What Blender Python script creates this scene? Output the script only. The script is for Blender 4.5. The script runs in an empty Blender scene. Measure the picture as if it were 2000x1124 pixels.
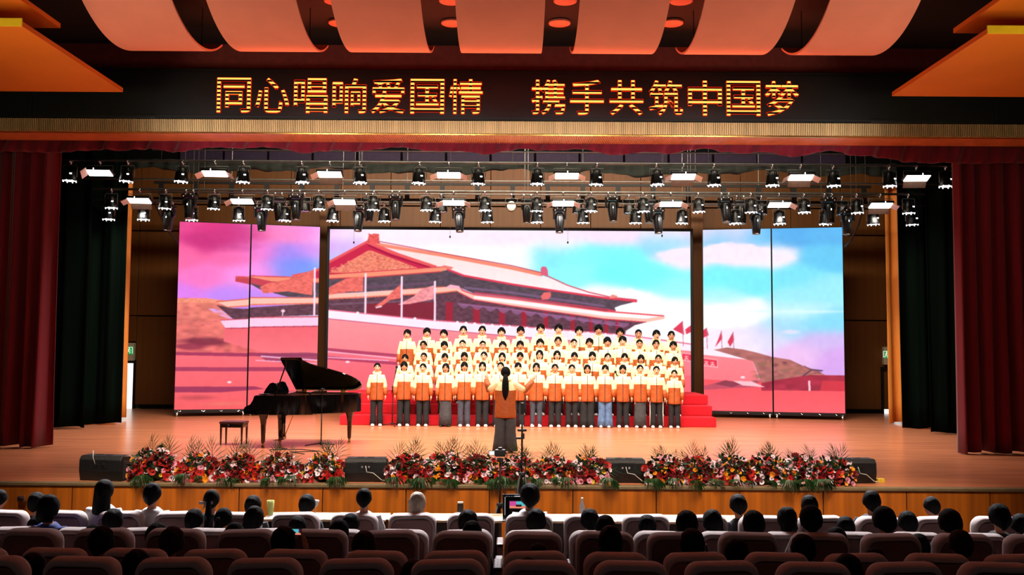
import bpy, bmesh, math, random
import numpy as np
from mathutils import Vector, Matrix, Euler, noise as mnoise

# ------------------------------------------------------------------ camera, world, lights, exposure
SC = bpy.context.scene
COL = SC.collection
F, CAMZ, PITCH, ROLL = 1800.0, 2.04, math.atan(114 / 1800), 0.0065
cam_d = bpy.data.cameras.new('camera')
cam_d.sensor_width = 36.0
cam_d.lens = F / 2000 * 36
cam_d.clip_end = 200
cam = bpy.data.objects.new('camera', cam_d)
COL.objects.link(cam)
CR = Matrix.Rotation(math.pi / 2 + PITCH, 3, 'X') @ Matrix.Rotation(ROLL, 3, 'Z')
cam.matrix_world = Matrix.Translation((0, 0, CAMZ)) @ CR.to_4x4()
SC.camera = cam
SC.view_settings.view_transform = 'Standard'
SC.view_settings.look = 'None'
SC.view_settings.gamma = 1
SC.view_settings.exposure = 0.0
SC.view_settings.use_curve_mapping = False
SC.cycles.use_denoising = True
SC.cycles.max_bounces = 6
SC.cycles.sample_clamp_indirect = 4.0
w = bpy.data.worlds.new('world')
SC.world = w
w.use_nodes = True
w.node_tree.nodes['Background'].inputs[0].default_value = (0.030, 0.019, 0.018, 1)
w.node_tree.nodes['Background'].inputs[1].default_value = 0.9


def area(name, loc, target, sx, sy, power, color, spread=180):
    d = bpy.data.lights.new(name, 'AREA')
    d.shape = 'RECTANGLE'
    d.size, d.size_y = sx, sy
    d.energy, d.color = power, color
    d.spread = math.radians(spread)
    o = bpy.data.objects.new(name, d)
    COL.objects.link(o)
    o.location = loc
    o.rotation_euler = (Vector(target) - Vector(loc)).to_track_quat('-Z', 'Y').to_euler()
    return o


def spot(name, loc, target, power, color, angle=30, blend=.5, rad=.25):
    d = bpy.data.lights.new(name, 'SPOT')
    d.energy, d.color = power, color
    d.spot_size, d.spot_blend, d.shadow_soft_size = math.radians(angle), blend, rad
    o = bpy.data.objects.new(name, d)
    COL.objects.link(o)
    o.location = loc
    o.rotation_euler = (Vector(target) - Vector(loc)).to_track_quat('-Z', 'Y').to_euler()
    return o


L_FOH, L_RIG, L_CEIL, L_SIGN = 1600, 30, 56, 170
for fx in (-5.0, -1.7, 1.7, 5.0):      # front-of-house spots on the choir
    spot('house_front_spot', (fx, 8.6, 7.2), (fx * .35, 23.6, 1.2), L_FOH * .36, (1, .93, .80), 34, .6, .3)
area('downstage_wash', (0, 18.6, 5.75), (0, 20.5, 0), 14, .4, L_RIG * 32, (1, .84, .73), 130)
area('midstage_wash', (0, 22.0, 5.5), (0, 25.0, 0), 14, .4, L_RIG * 2.5, (1, .86, .76), 140)
area('audience_stage_spill', (0, 16.4, 5.75), (0, 11.6, 0), 14, .3, 450, (.97, .95, 1), 30)
for sx in (-1, 1):                     # added fill lights without fixtures, brightening the ceiling
    area('ceiling_fill', (sx * 7.5, 10.5, 3.6), (sx * 1.5, 14.6, 7.0), 3, 1, L_CEIL, (1, .68, .52), 110)
    area('slab_fill', (sx * 8.0, 9.6, 4.4), (sx * 8.2, 13.0, 6.4), 2, 1, 21, (1, .90, .55), 100)  # added fill for the orange slabs and their yellow edges
area('sign_glow', (0, 16.45, 6.7), (0, 14.0, 7.35), 10, .35, L_SIGN * .8, (1, .10, .04), 130)
area('header_fill', (0, 14.9, 4.9), (0, 17.0, 6.05), 13, .2, 50, (.95, .95, .95), 44)  # added unseen fill that brightens the ribbed band
area('loft_fill', (0, 19.5, 8.6), (0, 29.0, 4.5), 14, .5, 820, (1, .86, .66), 120)  # added unseen fill for the bars, border cloth and back wall
area('apron_fill', (0, 9.6, 7.6), (0, 13.6, -.3), 17, .3, 165, (1, .82, .62), 26)  # added unseen light to brighten the stage front
spot('conductor_spot', (0.4, 8.6, 7.2), (-.15, 17.8, 1.1), 3400, (1, .92, .80), 11, .6, .2)
area('header_red_fill', (0, 16.95, 7.13), (0, 16.8, 8.2), 9, .25, 170, (1, .08, .03), 160)  # added red light hidden on the board, reddens the upper header


def ray(px, py):
    return CR @ Vector(((px - 1000) / F, -(py - 562) / F, -1))


def P(px, py, Y):
    d = ray(px, py)
    t = Y / d.y
    return Vector((t * d.x, Y, CAMZ + t * d.z))


def Pz(px, py, z):
    d = ray(px, py)
    t = (z - CAMZ) / d.z
    return Vector((t * d.x, t * d.y, z))


# ------------------------------------------------------------------ materials
def lin(c):
    return tuple(((v / 255) / 12.92 if v / 255 <= .04045 else ((v / 255 + .055) / 1.055) ** 2.4) for v in c)


def mat(name, rgb, rough=.6, metal=0.0, var=.12, scale=8.0, spec=.4, emis=None, estr=0.0, sheen=0.0, stretch=None, bump=0.0):
    m = bpy.data.materials.new(name)
    m.use_nodes = True
    nt = m.node_tree
    b = nt.nodes['Principled BSDF']
    c = lin(rgb)
    b.inputs['Roughness'].default_value = rough
    b.inputs['Metallic'].default_value = metal
    b.inputs['Specular IOR Level'].default_value = spec
    if sheen:
        b.inputs['Sheen Weight'].default_value = sheen
    tc = nt.nodes.new('ShaderNodeTexCoord')
    n = nt.nodes.new('ShaderNodeTexNoise')
    n.inputs['Scale'].default_value = scale
    n.inputs['Detail'].default_value = 3
    if stretch:
        mp = nt.nodes.new('ShaderNodeMapping')
        mp.inputs['Scale'].default_value = stretch
        nt.links.new(tc.outputs['Object'], mp.inputs['Vector'])
        nt.links.new(mp.outputs[0], n.inputs['Vector'])
    else:
        nt.links.new(tc.outputs['Object'], n.inputs['Vector'])
    r = nt.nodes.new('ShaderNodeMix')
    r.data_type = 'RGBA'
    r.inputs[6].default_value = (*[max(0, v * (1 - var)) for v in c], 1)
    r.inputs[7].default_value = (*[min(1, v * (1 + var)) for v in c], 1)
    mr = nt.nodes.new('ShaderNodeMapRange')
    mr.inputs[1].default_value, mr.inputs[2].default_value = .35, .65
    nt.links.new(n.outputs[0], mr.inputs[0])
    nt.links.new(mr.outputs[0], r.inputs[0])
    nt.links.new(r.outputs[2], b.inputs['Base Color'])
    if bump:
        bp = nt.nodes.new('ShaderNodeBump')
        bp.inputs['Strength'].default_value = bump
        bp.inputs['Distance'].default_value = .02
        nt.links.new(n.outputs[0], bp.inputs['Height'])
        nt.links.new(bp.outputs[0], b.inputs['Normal'])
    if emis:
        b.inputs['Emission Color'].default_value = (*lin(emis), 1)
        b.inputs['Emission Strength'].default_value = estr
    return m


M = {}
M['black'] = mat('black paint', (16, 16, 17), .6)
M['black_matte'] = mat('matte black', (12, 12, 13), .9, spec=.15)
M['lamp_black'] = mat('lamp housing black', (7, 7, 8), .38, spec=.35)
M['steel'] = mat('steel pipe', (120, 120, 116), .4, .6)
M['chrome'] = mat('chrome', (215, 215, 215), .18, 1.0)
M['brass'] = mat('brass', (214, 175, 90), .25, 1.0)
M['floor'] = mat('varnished stage boards', (206, 130, 92), .26, var=.16, scale=1.0, stretch=(.5, 7, 1), spec=.6)
M['hall_floor'] = mat('dark hall floor', (60, 30, 26), .3, var=.2, scale=2)
M['front_wood'] = mat('amber wood veneer', (186, 100, 22), .45, var=.30, scale=1.0, stretch=(7, 7, .25))
M['nosing'] = mat('pale stage nosing', (126, 108, 78), .4)
M['back_wood'] = mat('brown wall veneer', (114, 68, 24), .5, var=.10, scale=1.0, stretch=(14, 14, .3))
M['band_wood'] = mat('light ribbed oak', (190, 158, 108), .5, var=.15, scale=1.0, stretch=(9, 9, .5))
M['soffit_wood'] = mat('orange ribbed oak', (196, 104, 60), .4, var=.12, scale=4)
M['fascia'] = mat('black sign board', (14, 15, 15), .45, var=.3, scale=.5)
M['fascia_red'] = mat('dark header paint', (120, 50, 44), .8, var=.1)
M['ceiling'] = mat('black ceiling', (26, 17, 18), .9, var=.1)
M['cloud'] = mat('salmon ceiling panel', (232, 150, 124), .65, var=.03, scale=2)
M['orange'] = mat('orange ceiling slab', (208, 108, 6), .7, var=.08, scale=.6)
M['yellow'] = mat('yellow ceiling edge', (222, 196, 24), .6, var=.04)
M['velvet_red'] = mat('crimson velvet', (110, 5, 28), .8, var=.2, scale=1.0, stretch=(6, 6, .3), sheen=.4, spec=.2)
M['velvet_green'] = mat('dark green velvet', (4, 13, 8), .95, var=.3, scale=1.0, stretch=(6, 6, .3), spec=.05)
M['velvet_black'] = mat('black border cloth', (22, 26, 22), .95, var=.4, scale=3)
M['gold_cloth'] = mat('golden orange curtain', (226, 142, 56), .6, var=.15, scale=1.0, stretch=(6, 6, .3))
M['carpet'] = mat('red riser carpet', (204, 18, 34), .9, var=.08, scale=30, bump=.3)
M['purple'] = mat('mauve loft panel', (52, 38, 66), .7)
M['white_box'] = mat('white painted metal', (235, 235, 230), .5)
M['screen_black'] = mat('screen frame black', (10, 10, 12), .4)
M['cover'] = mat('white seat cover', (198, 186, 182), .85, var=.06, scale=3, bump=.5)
M['cover_unlit'] = mat('unlit seat cover fabric', (134, 104, 100), .85, var=.08, scale=3, bump=.3)  # same fabric as the cover, its unlit tone put into the colour
M['seat_red'] = mat('dark red seat fabric', (92, 20, 22), .9)
M['armrest'] = mat('brown armrest wood', (60, 32, 18), .5)
M['desk'] = mat('pale desk laminate', (196, 166, 128), .4, var=.04)
M['desk_dark'] = mat('dark desk body', (36, 22, 18), .6)
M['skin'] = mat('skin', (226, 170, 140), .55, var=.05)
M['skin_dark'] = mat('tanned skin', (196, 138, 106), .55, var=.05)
M['skin_dim'] = mat('unlit audience skin', (168, 112, 86), .6, var=.05)  # skin darkened in its colour for the unlit hall
M['hair'] = mat('black hair', (7, 6, 6), .75, spec=.12, var=.35, scale=1.0, stretch=(60, 60, 8), bump=.3)
M['hair_brown'] = mat('dark brown hair', (30, 14, 11), .75, spec=.15, var=.35, scale=1.0, stretch=(60, 60, 8), bump=.3)
M['hair_grey'] = mat('grey hair', (186, 172, 150), .6, var=.2, scale=1.0, stretch=(60, 60, 8), bump=.3)
M['cream'] = mat('cream jacket nylon', (246, 233, 178), .6, var=.05, scale=14, bump=.6)
M['rust'] = mat('rust orange jacket nylon', (166, 80, 28), .6, var=.09, scale=14, bump=.6)
M['zip'] = mat('dark zip', (44, 26, 20), .5)
M['eye'] = mat('dark eye', (28, 18, 16), .3)
M['lip'] = mat('open mouth', (120, 40, 36), .5)
M['trouser_black'] = mat('black trousers', (30, 30, 33), .85, var=.2, scale=10, bump=.5)
M['trouser_grey'] = mat('charcoal trousers', (64, 65, 68), .85, var=.15, scale=10, bump=.5)
M['jeans'] = mat('blue denim', (84, 112, 150), .85, var=.25, scale=9, bump=.4)
M['jeans_dark'] = mat('dark grey denim', (62, 68, 80), .85, var=.2, scale=9, bump=.4)
M['shoe_white'] = mat('white trainers', (240, 238, 232), .5)
M['shoe_black'] = mat('black shoes', (18, 18, 18), .4)
M['shirt_white'] = mat('white shirt', (214, 214, 214), .8, var=.06, bump=.4)
M['shirt_dark'] = mat('dark coat', (24, 24, 30), .85, var=.2)
M['shirt_blue'] = mat('blue jacket', (36, 58, 128), .8, var=.15)
M['shirt_brown'] = mat('brown jumper', (76, 42, 34), .85, var=.15)
M['piano'] = mat('black piano lacquer', (8, 8, 9), .06, var=.05, spec=.7)
M['piano_gold'] = mat('gilded piano plate', (226, 176, 84), .3, .7)
M['leather'] = mat('dark red leather seat', (64, 30, 34), .35)
M['ivory'] = mat('ivory keys', (236, 232, 220), .3)
M['speaker'] = mat('black speaker paint', (20, 21, 24), .55, var=.15, scale=40, bump=.3)
M['speaker_top'] = mat('grey speaker lid', (52, 52, 62), .5)
M['cable_white'] = mat('white cable', (220, 220, 215), .5)
M['leaf'] = mat('dark green leaves', (20, 50, 20), .5, var=.35, scale=9)
M['frond'] = mat('palm green', (36, 72, 30), .5, var=.25, scale=9)
M['f_red'] = mat('red petals', (184, 22, 16), .55, var=.2, scale=20)
M['f_dark'] = mat('deep red petals', (110, 10, 16), .6, var=.2, scale=20)
M['f_white'] = mat('pinkish white petals', (246, 218, 232), .6, var=.06, scale=20)
M['f_pink'] = mat('pink petals', (232, 150, 176), .6, var=.1, scale=20)
M['f_orange'] = mat('orange petals', (250, 156, 26), .55, var=.1, scale=20)
M['f_yellow'] = mat('yellow petals', (240, 206, 60), .55, var=.1, scale=20)
M['f_eye'] = mat('flower centre', (60, 20, 26), .8)
M['bottle'] = mat('clear bottle plastic', (206, 214, 222), .15, spec=.8)
M['glass_cup'] = mat('pale green tumbler', (190, 196, 120), .2, spec=.7)
M['flap_dark'] = mat('shaded flap metal', (120, 104, 92), .6, .2)  # barn door metal, shade put into the colour against the lamp's glare
M['flap'] = mat('barn door metal', (205, 185, 180), .4, .3)
M['paper'] = mat('white paper', (238, 236, 246), .7, var=.02)
M['sign_box'] = mat('cream sign box', (206, 196, 168), .5)
M['foam'] = mat('black foam windscreen', (18, 18, 20), .9)


def emit(name, rgb, s):
    m = bpy.data.materials.new(name)
    m.use_nodes = True
    nt = m.node_tree
    nt.nodes.remove(nt.nodes['Principled BSDF'])
    e = nt.nodes.new('ShaderNodeEmission')
    e.inputs[0].default_value = (*lin(rgb), 1)
    e.inputs[1].default_value = s
    nt.links.new(e.outputs[0], nt.nodes['Material Output'].inputs[0])
    return m


M['led_white'] = emit('lit lamp face', (255, 246, 236), 6)
M['white_glow'] = emit('white glow', (255, 255, 255), 2.2)  # glow for displays and badges, and for the spotlights' rim reflections
M['door_light'] = emit('bright room beyond', (255, 252, 246), 1.6)
M['exit_green'] = emit('exit sign green', (40, 170, 80), .8)
M['exit_white'] = emit('exit sign figure', (230, 255, 230), 1.0)
M['lcd_white'] = emit('camera screen', (255, 255, 255), 1.2)


# ------------------------------------------------------------------ mesh builder
class G:
    def __init__(s):
        s.v, s.f, s.m = [], [], []

    def add(s, vs, fs, mi=0):
        o = len(s.v)
        s.v += [tuple(v) for v in vs]
        s.f += [tuple(i + o for i in f) for f in fs]
        s.m += [mi] * len(fs)
        return s

    def box(s, c, size, mi=0, rot=None, bev=0.0):
        x, y, z = [v / 2 for v in size]
        if bev:
            b = bev
            bm = bmesh.new()
            bmesh.ops.create_cube(bm, size=1, matrix=Matrix.Diagonal((*size, 1)))
            bmesh.ops.bevel(bm, geom=bm.edges[:], offset=b, segments=2, affect='EDGES', profile=.5)
            bm.verts.ensure_lookup_table()
            vs = [v.co.copy() for v in bm.verts]
            fs = [[v.index for v in f.verts] for f in bm.faces]
            bm.free()
        else:
            vs = [Vector(p) for p in ((-x, -y, -z), (x, -y, -z), (x, y, -z), (-x, y, -z), (-x, -y, z), (x, -y, z), (x, y, z), (-x, y, z))]
            fs = [(0, 3, 2, 1), (4, 5, 6, 7), (0, 1, 5, 4), (1, 2, 6, 5), (2, 3, 7, 6), (3, 0, 4, 7)]
        if rot is not None:
            R = rot if isinstance(rot, Matrix) else Euler(rot).to_matrix()
            vs = [R @ v for v in vs]
        c = Vector(c)
        return s.add([v + c for v in vs], fs, mi)

    def tube(s, pts, r, n=8, mi=0, cap=True):
        pts = [Vector(p) for p in pts]
        rs = r if isinstance(r, (list, tuple)) else [r] * len(pts)
        vs, fs = [], []
        up = None
        for i, p in enumerate(pts):
            d = (pts[min(i + 1, len(pts) - 1)] - pts[max(i - 1, 0)]).normalized()
            if up is None:
                up = Vector((0, 0, 1)) if abs(d.z) < .9 else Vector((1, 0, 0))
            a = d.cross(up).normalized()
            b = a.cross(d).normalized()
            up = b
            rr = rs[i]
            ra, rb = rr if isinstance(rr, (list, tuple)) else (rr, rr)
            for k in range(n):
                t = 2 * math.pi * k / n
                vs.append(p + a * math.cos(t) * ra + b * math.sin(t) * rb)
        for i in range(len(pts) - 1):
            for k in range(n):
                fs.append((i * n + k, i * n + (k + 1) % n, (i + 1) * n + (k + 1) % n, (i + 1) * n + k))
        if cap:
            fs.append(tuple(range(n))[::-1])
            fs.append(tuple((len(pts) - 1) * n + k for k in range(n)))
        return s.add(vs, fs, mi)

    def loft(s, rings, n=20, mi=None, cap=True, power=2.0):
        """rings: (cx, cy, z, rx, ry); mi: function(zmid) -> slot"""
        vs, fs, ms = [], [], []
        for cx, cy, z, rx, ry in rings:
            for k in range(n):
                t = 2 * math.pi * k / n
                c, q = math.cos(t), math.sin(t)
                vs.append((cx + rx * math.copysign(abs(c) ** (2 / power), c), cy + ry * math.copysign(abs(q) ** (2 / power), q), z))
        o = len(s.v)
        s.v += vs
        for i in range(len(rings) - 1):
            zm = (rings[i][2] + rings[i + 1][2]) / 2
            for k in range(n):
                s.f.append(tuple(o + q for q in (i * n + k, i * n + (k + 1) % n, (i + 1) * n + (k + 1) % n, (i + 1) * n + k)))
                s.m.append(mi(zm) if callable(mi) else (mi or 0))
        if cap:
            s.f.append(tuple(o + k for k in range(n))[::-1])
            s.m.append(mi(rings[0][2]) if callable(mi) else (mi or 0))
            s.f.append(tuple(o + (len(rings) - 1) * n + k for k in range(n)))
            s.m.append(mi(rings[-1][2]) if callable(mi) else (mi or 0))
        return s

    def lathe(s, prof, c=(0, 0, 0), n=16, mi=0, rot=None):
        vs, fs = [], []
        R = Euler(rot).to_matrix() if rot else None
        for r, z in prof:
            for k in range(n):
                t = 2 * math.pi * k / n
                v = Vector((r * math.cos(t), r * math.sin(t), z))
                vs.append((R @ v if R else v) + Vector(c))
        for i in range(len(prof) - 1):
            for k in range(n):
                fs.append((i * n + k, i * n + (k + 1) % n, (i + 1) * n + (k + 1) % n, (i + 1) * n + k))
        fs.append(tuple(range(n))[::-1])
        fs.append(tuple((len(prof) - 1) * n + k for k in range(n)))
        return s.add(vs, fs, mi)

    def ball(s, c, r, n=12, m=8, mi=0, fn=None):
        c = Vector(c)
        r = Vector(r) if not isinstance(r, (int, float)) else Vector((r, r, r))
        vs, fs = [], []
        for i in range(m + 1):
            th = math.pi * i / m
            for k in range(n):
                t = 2 * math.pi * k / n
                u = Vector((math.sin(th) * math.cos(t), math.sin(th) * math.sin(t), math.cos(th)))
                if fn:
                    u = fn(u)
                vs.append(Vector((u.x * r.x, u.y * r.y, u.z * r.z)) + c)
        for i in range(m):
            for k in range(n):
                fs.append((i * n + k, (i + 1) * n + k, (i + 1) * n + (k + 1) % n, i * n + (k + 1) % n))
        return s.add(vs, fs, mi)

    def prism(s, poly, h0, h1, axis='z', mi=0):
        """poly of 2D points extruded; axis z: (x,y)->h is z; axis y: (x,z)->h is y; axis x: (y,z)->h is x"""
        n = len(poly)

        def q(a, b, h):
            return {'z': (a, b, h), 'y': (a, h, b), 'x': (h, a, b)}[axis]
        vs = [q(a, b, h0) for a, b in poly] + [q(a, b, h1) for a, b in poly]
        fs = [tuple(range(n))[::-1], tuple(range(n, 2 * n))] + [(i, (i + 1) % n, n + (i + 1) % n, n + i) for i in range(n)]
        return s.add(vs, fs, mi)

    def mesh(s, name, mats, smooth=False, fix=True):
        me = bpy.data.meshes.new(name)
        me.from_pydata([tuple(v) for v in s.v], [], s.f)
        for m in (mats if isinstance(mats, (list, tuple)) else [mats]):
            me.materials.append(m)
        me.polygons.foreach_set('material_index', s.m)
        if fix:
            bm = bmesh.new()
            bm.from_mesh(me)
            bmesh.ops.remove_doubles(bm, verts=bm.verts, dist=1e-5)
            bmesh.ops.recalc_face_normals(bm, faces=bm.faces)
            bm.to_mesh(me)
            bm.free()
        if smooth:
            me.polygons.foreach_set('use_smooth', [True] * len(me.polygons))
        me.update()
        return me

    def build(s, name, mats, parent=None, smooth=False, fix=True):
        return inst(name, s.mesh(name, mats, smooth, fix), parent)


def inst(name, me, parent=None, loc=None, rot=None, scale=None, mats=None):
    o = bpy.data.objects.new(name, me)
    COL.objects.link(o)
    if parent is not None:
        o.parent = parent
    if loc is not None:
        o.location = loc
    if rot is not None:
        o.rotation_euler = rot
    if scale is not None:
        o.scale = scale if isinstance(scale, (tuple, list, Vector)) else (scale,) * 3
    if mats:
        for i, m in enumerate(mats):
            if m is not None and i < len(o.material_slots):
                o.material_slots[i].link = 'OBJECT'
                o.material_slots[i].material = m
    return o


def tag(o, label, cat, group=None, kind=None):
    if label:
        o['label'] = label
    if cat:
        o['category'] = cat
    if group:
        o['group'] = group
    if kind:
        o['kind'] = kind
    return o


def thing(name, label, cat, loc=(0, 0, 0), rz=0, group=None, scale=1):
    o = bpy.data.objects.new(name, None)
    o.empty_display_size = .2
    COL.objects.link(o)
    o.location = loc
    o.rotation_euler = (0, 0, rz)
    o.scale = (scale,) * 3
    return tag(o, label, cat, group)


def struct(g, name, mats, parent=None, smooth=False):
    o = g.build(name, mats, parent, smooth)
    if parent is None:
        o['kind'] = 'structure'
    return o


def copy_tree(o, parent=None):
    c = o.copy()
    COL.objects.link(c)
    c.parent = parent
    for ch in o.children:
        copy_tree(ch, c)
    return c


ORD = ['first', 'second', 'third', 'fourth', 'fifth', 'sixth', 'seventh', 'eighth', 'ninth', 'tenth', 'eleventh', 'twelfth', 'thirteenth',
       'fourteenth', 'fifteenth', 'sixteenth', 'seventeenth', 'eighteenth', 'nineteenth', 'twentieth'] + ['%dth' % i for i in range(21, 99)]

# ------------------------------------------------------------------ the setting
STAGE_Y, BACK_Y = 13.6, 29.1
struct(G().box((0, (STAGE_Y + 30.1) / 2, -.05), (30, 29.9 - STAGE_Y, .1)), 'floor', M['floor'])
tf = struct(G().box((0, STAGE_Y + .12, -.50), (28, .1, .86)), 'wall_stage_front', M['desk_dark'])
pw = 1.22
pm = G().box((0, 0, 0), (pw - .012, .03, .86), bev=.004).mesh('front_panel', M['front_wood'])
for k in range(-9, 10):
    inst('panel', pm, tf, (k * pw + .3, STAGE_Y + .055, -.48))
struct(G().box((0, STAGE_Y + .09, -.024), (28, .14, .05), bev=.01), 'trim_1', M['nosing'])
dh = G().box((0, 0, 0), (.12, .05, .09), bev=.02).box((.03, -.03, .01), (.06, .03, .03), bev=.008)
o = dh.build('socket_plate', M['chrome'])
o.location = (P(42, 975, STAGE_Y).x, STAGE_Y, P(42, 975, STAGE_Y).z)
tag(o, 'small chrome socket plate on the stage front wall beside a dark haired head', 'socket')
# hall floor tiers: rows A,B / C,D / E,F
TIERS = [(-.91, 9.45, 13.7), (-.71, 7.45, 9.45), (-.56, 2.0, 7.45)]
g = G()
for z, y0, y1 in TIERS:
    g.box((0, (y0 + y1) / 2, z - .2), (26, y1 - y0, .4))
struct(g, 'floor_hall', M['hall_floor'])
# back wall with separate veneer panels
bw = struct(G().box((0, BACK_Y + .2, 4.5), (30, .1, 9.4)), 'wall_back', M['black_matte'])
for zi, (z0, z1) in enumerate(((.12, 2.9), (2.92, 5.6), (5.62, 6.45), (6.47, 7.7))):
    me = G().box((0, 0, 0), (1.57, .06, z1 - z0 - .02), bev=.006).mesh('wall_panel', M['back_wood'])
    for k in range(-8, 9):
        x = k * 1.59 + .1
        if zi == 0 and (abs(x) > 11.3):
            G().box((x, BACK_Y, 2.5), (1.57, .06, .80), bev=.006).build('panel', M['back_wood'], bw)
            continue
        inst('panel', me, bw, (x, BACK_Y, (z0 + z1) / 2))
struct(G().box((0, BACK_Y - .06, .06), (23.2, .06, .12)), 'baseboard_back', M['black_matte'])
me = G().box((0, 0, 0), (1.35, .05, .34), bev=.01).mesh('loft_panel', M['purple'])
for k in range(-7, 8):
    inst('panel', me, bw, (k * 1.42, BACK_Y, 8.02))
for sx in (-1, 1):
    struct(G().box((sx * 13.6, 23.5, 4.5), (.2, 12, 9.4)), 'wall_left' if sx < 0 else 'wall_right', M['black_matte'])
    struct(G().box((sx * 12.0, 15.0, 3.6), (.2, 5.0, 9.2)), 'wall_hall_left' if sx < 0 else 'wall_hall_right', M['ceiling'])
struct(G().box((0, 23.5, 9.2), (27.4, 12.2, .1)), 'ceiling_stage', M['black_matte'])
# side doorways in the back wall, each a bright opening in a frame with an exit sign box over it
for di, (x0, x1, ys, yd) in enumerate(((228, 262, 670, 710), (1724, 1760, 678, 724))):
    a, b = P(x0, yd, BACK_Y - .05), P(x1, yd, BACK_Y - .05)
    zt = a.z
    d = struct(G().box(((a.x + b.x) / 2, BACK_Y + .02, zt / 2), (b.x - a.x, .04, zt)), 'door_%d' % (di + 1), M['door_light'])
    fr = G()
    for xx in (a.x - .03, b.x + .03):
        fr.box((xx, BACK_Y - .04, zt / 2), (.06, .14, zt + .06))
    fr.box(((a.x + b.x) / 2, BACK_Y - .04, zt + .06), (b.x - a.x + .12, .14, .10))
    fr.build('door_frame', M['black'], d)
    c0, c1 = P(x0, ys, BACK_Y - .1), P(x1 + 1, ys + 35, BACK_Y - .1)
    sb = G().box(((c0.x + c1.x) / 2, BACK_Y - .12, (c0.z + c1.z) / 2), (c1.x - c0.x, .16, c0.z - c1.z), bev=.01).build('exit_sign', M['sign_box'])
    tag(sb, ['cream exit sign box over the bright doorway beside the orange curtain at the empty wall',
             'cream exit sign box peeping out beside the wide golden curtain'][di], 'sign', 'lit exit signs over the doorways')
    gz = (c0.z + c1.z) / 2 + .04
    gx = (c0.x + c1.x) / 2
    G().box((gx, BACK_Y - .21, gz), (c1.x - c0.x - .03, .02, .24)).build('sign_face', M['exit_green'], sb)
    xr = c1.x - .13 if di == 0 else c0.x + .07
    rf = G()      # running figure in a doorway
    rf.ball((xr, BACK_Y - .225, gz + .07), (.02, .01, .02), 8, 6)
    rf.tube([(xr, BACK_Y - .225, gz + .045), (xr - .02, BACK_Y - .225, gz - .01)], .014, 6)
    rf.tube([(xr - .02, BACK_Y - .225, gz - .01), (xr + .03, BACK_Y - .225, gz - .04), (xr + .02, BACK_Y - .225, gz - .09)], .010, 6)
    rf.tube([(xr - .02, BACK_Y - .225, gz - .01), (xr - .04, BACK_Y - .225, gz - .06), (xr - .08, BACK_Y - .225, gz - .07)], .010, 6)
    rf.tube([(xr - .05, BACK_Y - .225, gz + .02), (xr, BACK_Y - .225, gz + .035), (xr + .05, BACK_Y - .225, gz + .01)], .008, 6)
    rf.build('running_figure', M['exit_white'], sb)
    db = G()
    for q in ((xr - .10, .008, .2, 0), (xr + .10, .008, .2, 0)):
        db.box((q[0], BACK_Y - .225, gz), (.014, .01, .2))
    db.box((xr, BACK_Y - .225, gz + .10), (.21, .01, .014))
    db.build('door_symbol', M['exit_white'], sb)

# proscenium header: black sign board, ribbed band, ribbed soffit
HY = 16.8
zb0, zb1 = P(1000, 262, HY).z, P(1000, 236, HY).z
zt = P(1000, 136, HY).z
struct(G().box((0, HY + .35, (zb1 + zt) / 2), (26, .7, zt - zb1 - .01), bev=.02), 'wall_header', M['fascia'])
struct(G().box((0, HY + .5, (zt + 8.2) / 2), (26, .3, 8.2 - zt)), 'wall_upper_header', M['fascia_red'])
struct(G().box((-8.9, HY - .02, (zb1 + zt) / 2 - .28), (.02, .04, .4)).box((8.9, HY - .02, (zb1 + zt) / 2 - .28), (.02, .04, .4))
       .box((0, HY - .02, zb1 + .04), (16, .05, .03)), 'trim_2', M['black'])
band = struct(G().box((0, HY + .37, (zb0 + zb1) / 2), (26, .64, zb1 - zb0 - .004)), 'trim_3', M['band_wood'])
g = G()
pitch = .034
for k in range(int(22 / pitch)):
    x = -11 + k * pitch
    g.box((x, HY + .03, (zb0 + zb1) / 2), (pitch * .62, .06, zb1 - zb0 - .02))
o = g.build('rib', M['band_wood'], band, fix=False)
o['kind'] = 'stuff'
g = G()
for k in range(int(22 / pitch)):
    x = -11 + k * pitch
    g.box((x, HY + .38, zb0 - .012), (pitch * .6, .62, .02))
o = g.build('soffit_rib', M['soffit_wood'], band, fix=False)
o['kind'] = 'stuff'
o['label'] = 'orange ribs of the soffit'
struct(G().box((0, HY + .02, zb0 - .014), (26, .03, .02)), 'trim_4', M['brass'])
# ceiling
struct(G().box((0, 10.5, 7.75), (26, 13.2, .1)), 'ceiling', M['ceiling'])


def cloud_profile():
    k = 4.86
    pts = []
    # circular arc in (Y, z) through measured points, radius R, centre (yc, zc)
    yc, R, zmin = 14.25, 2.25, 6.755
    for i in range(31):
        a = math.radians(-62 + i * (62 + 34) / 30)
        pts.append((yc + R * math.sin(a), zmin + R * (1 - math.cos(a))))
    return pts


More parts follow.
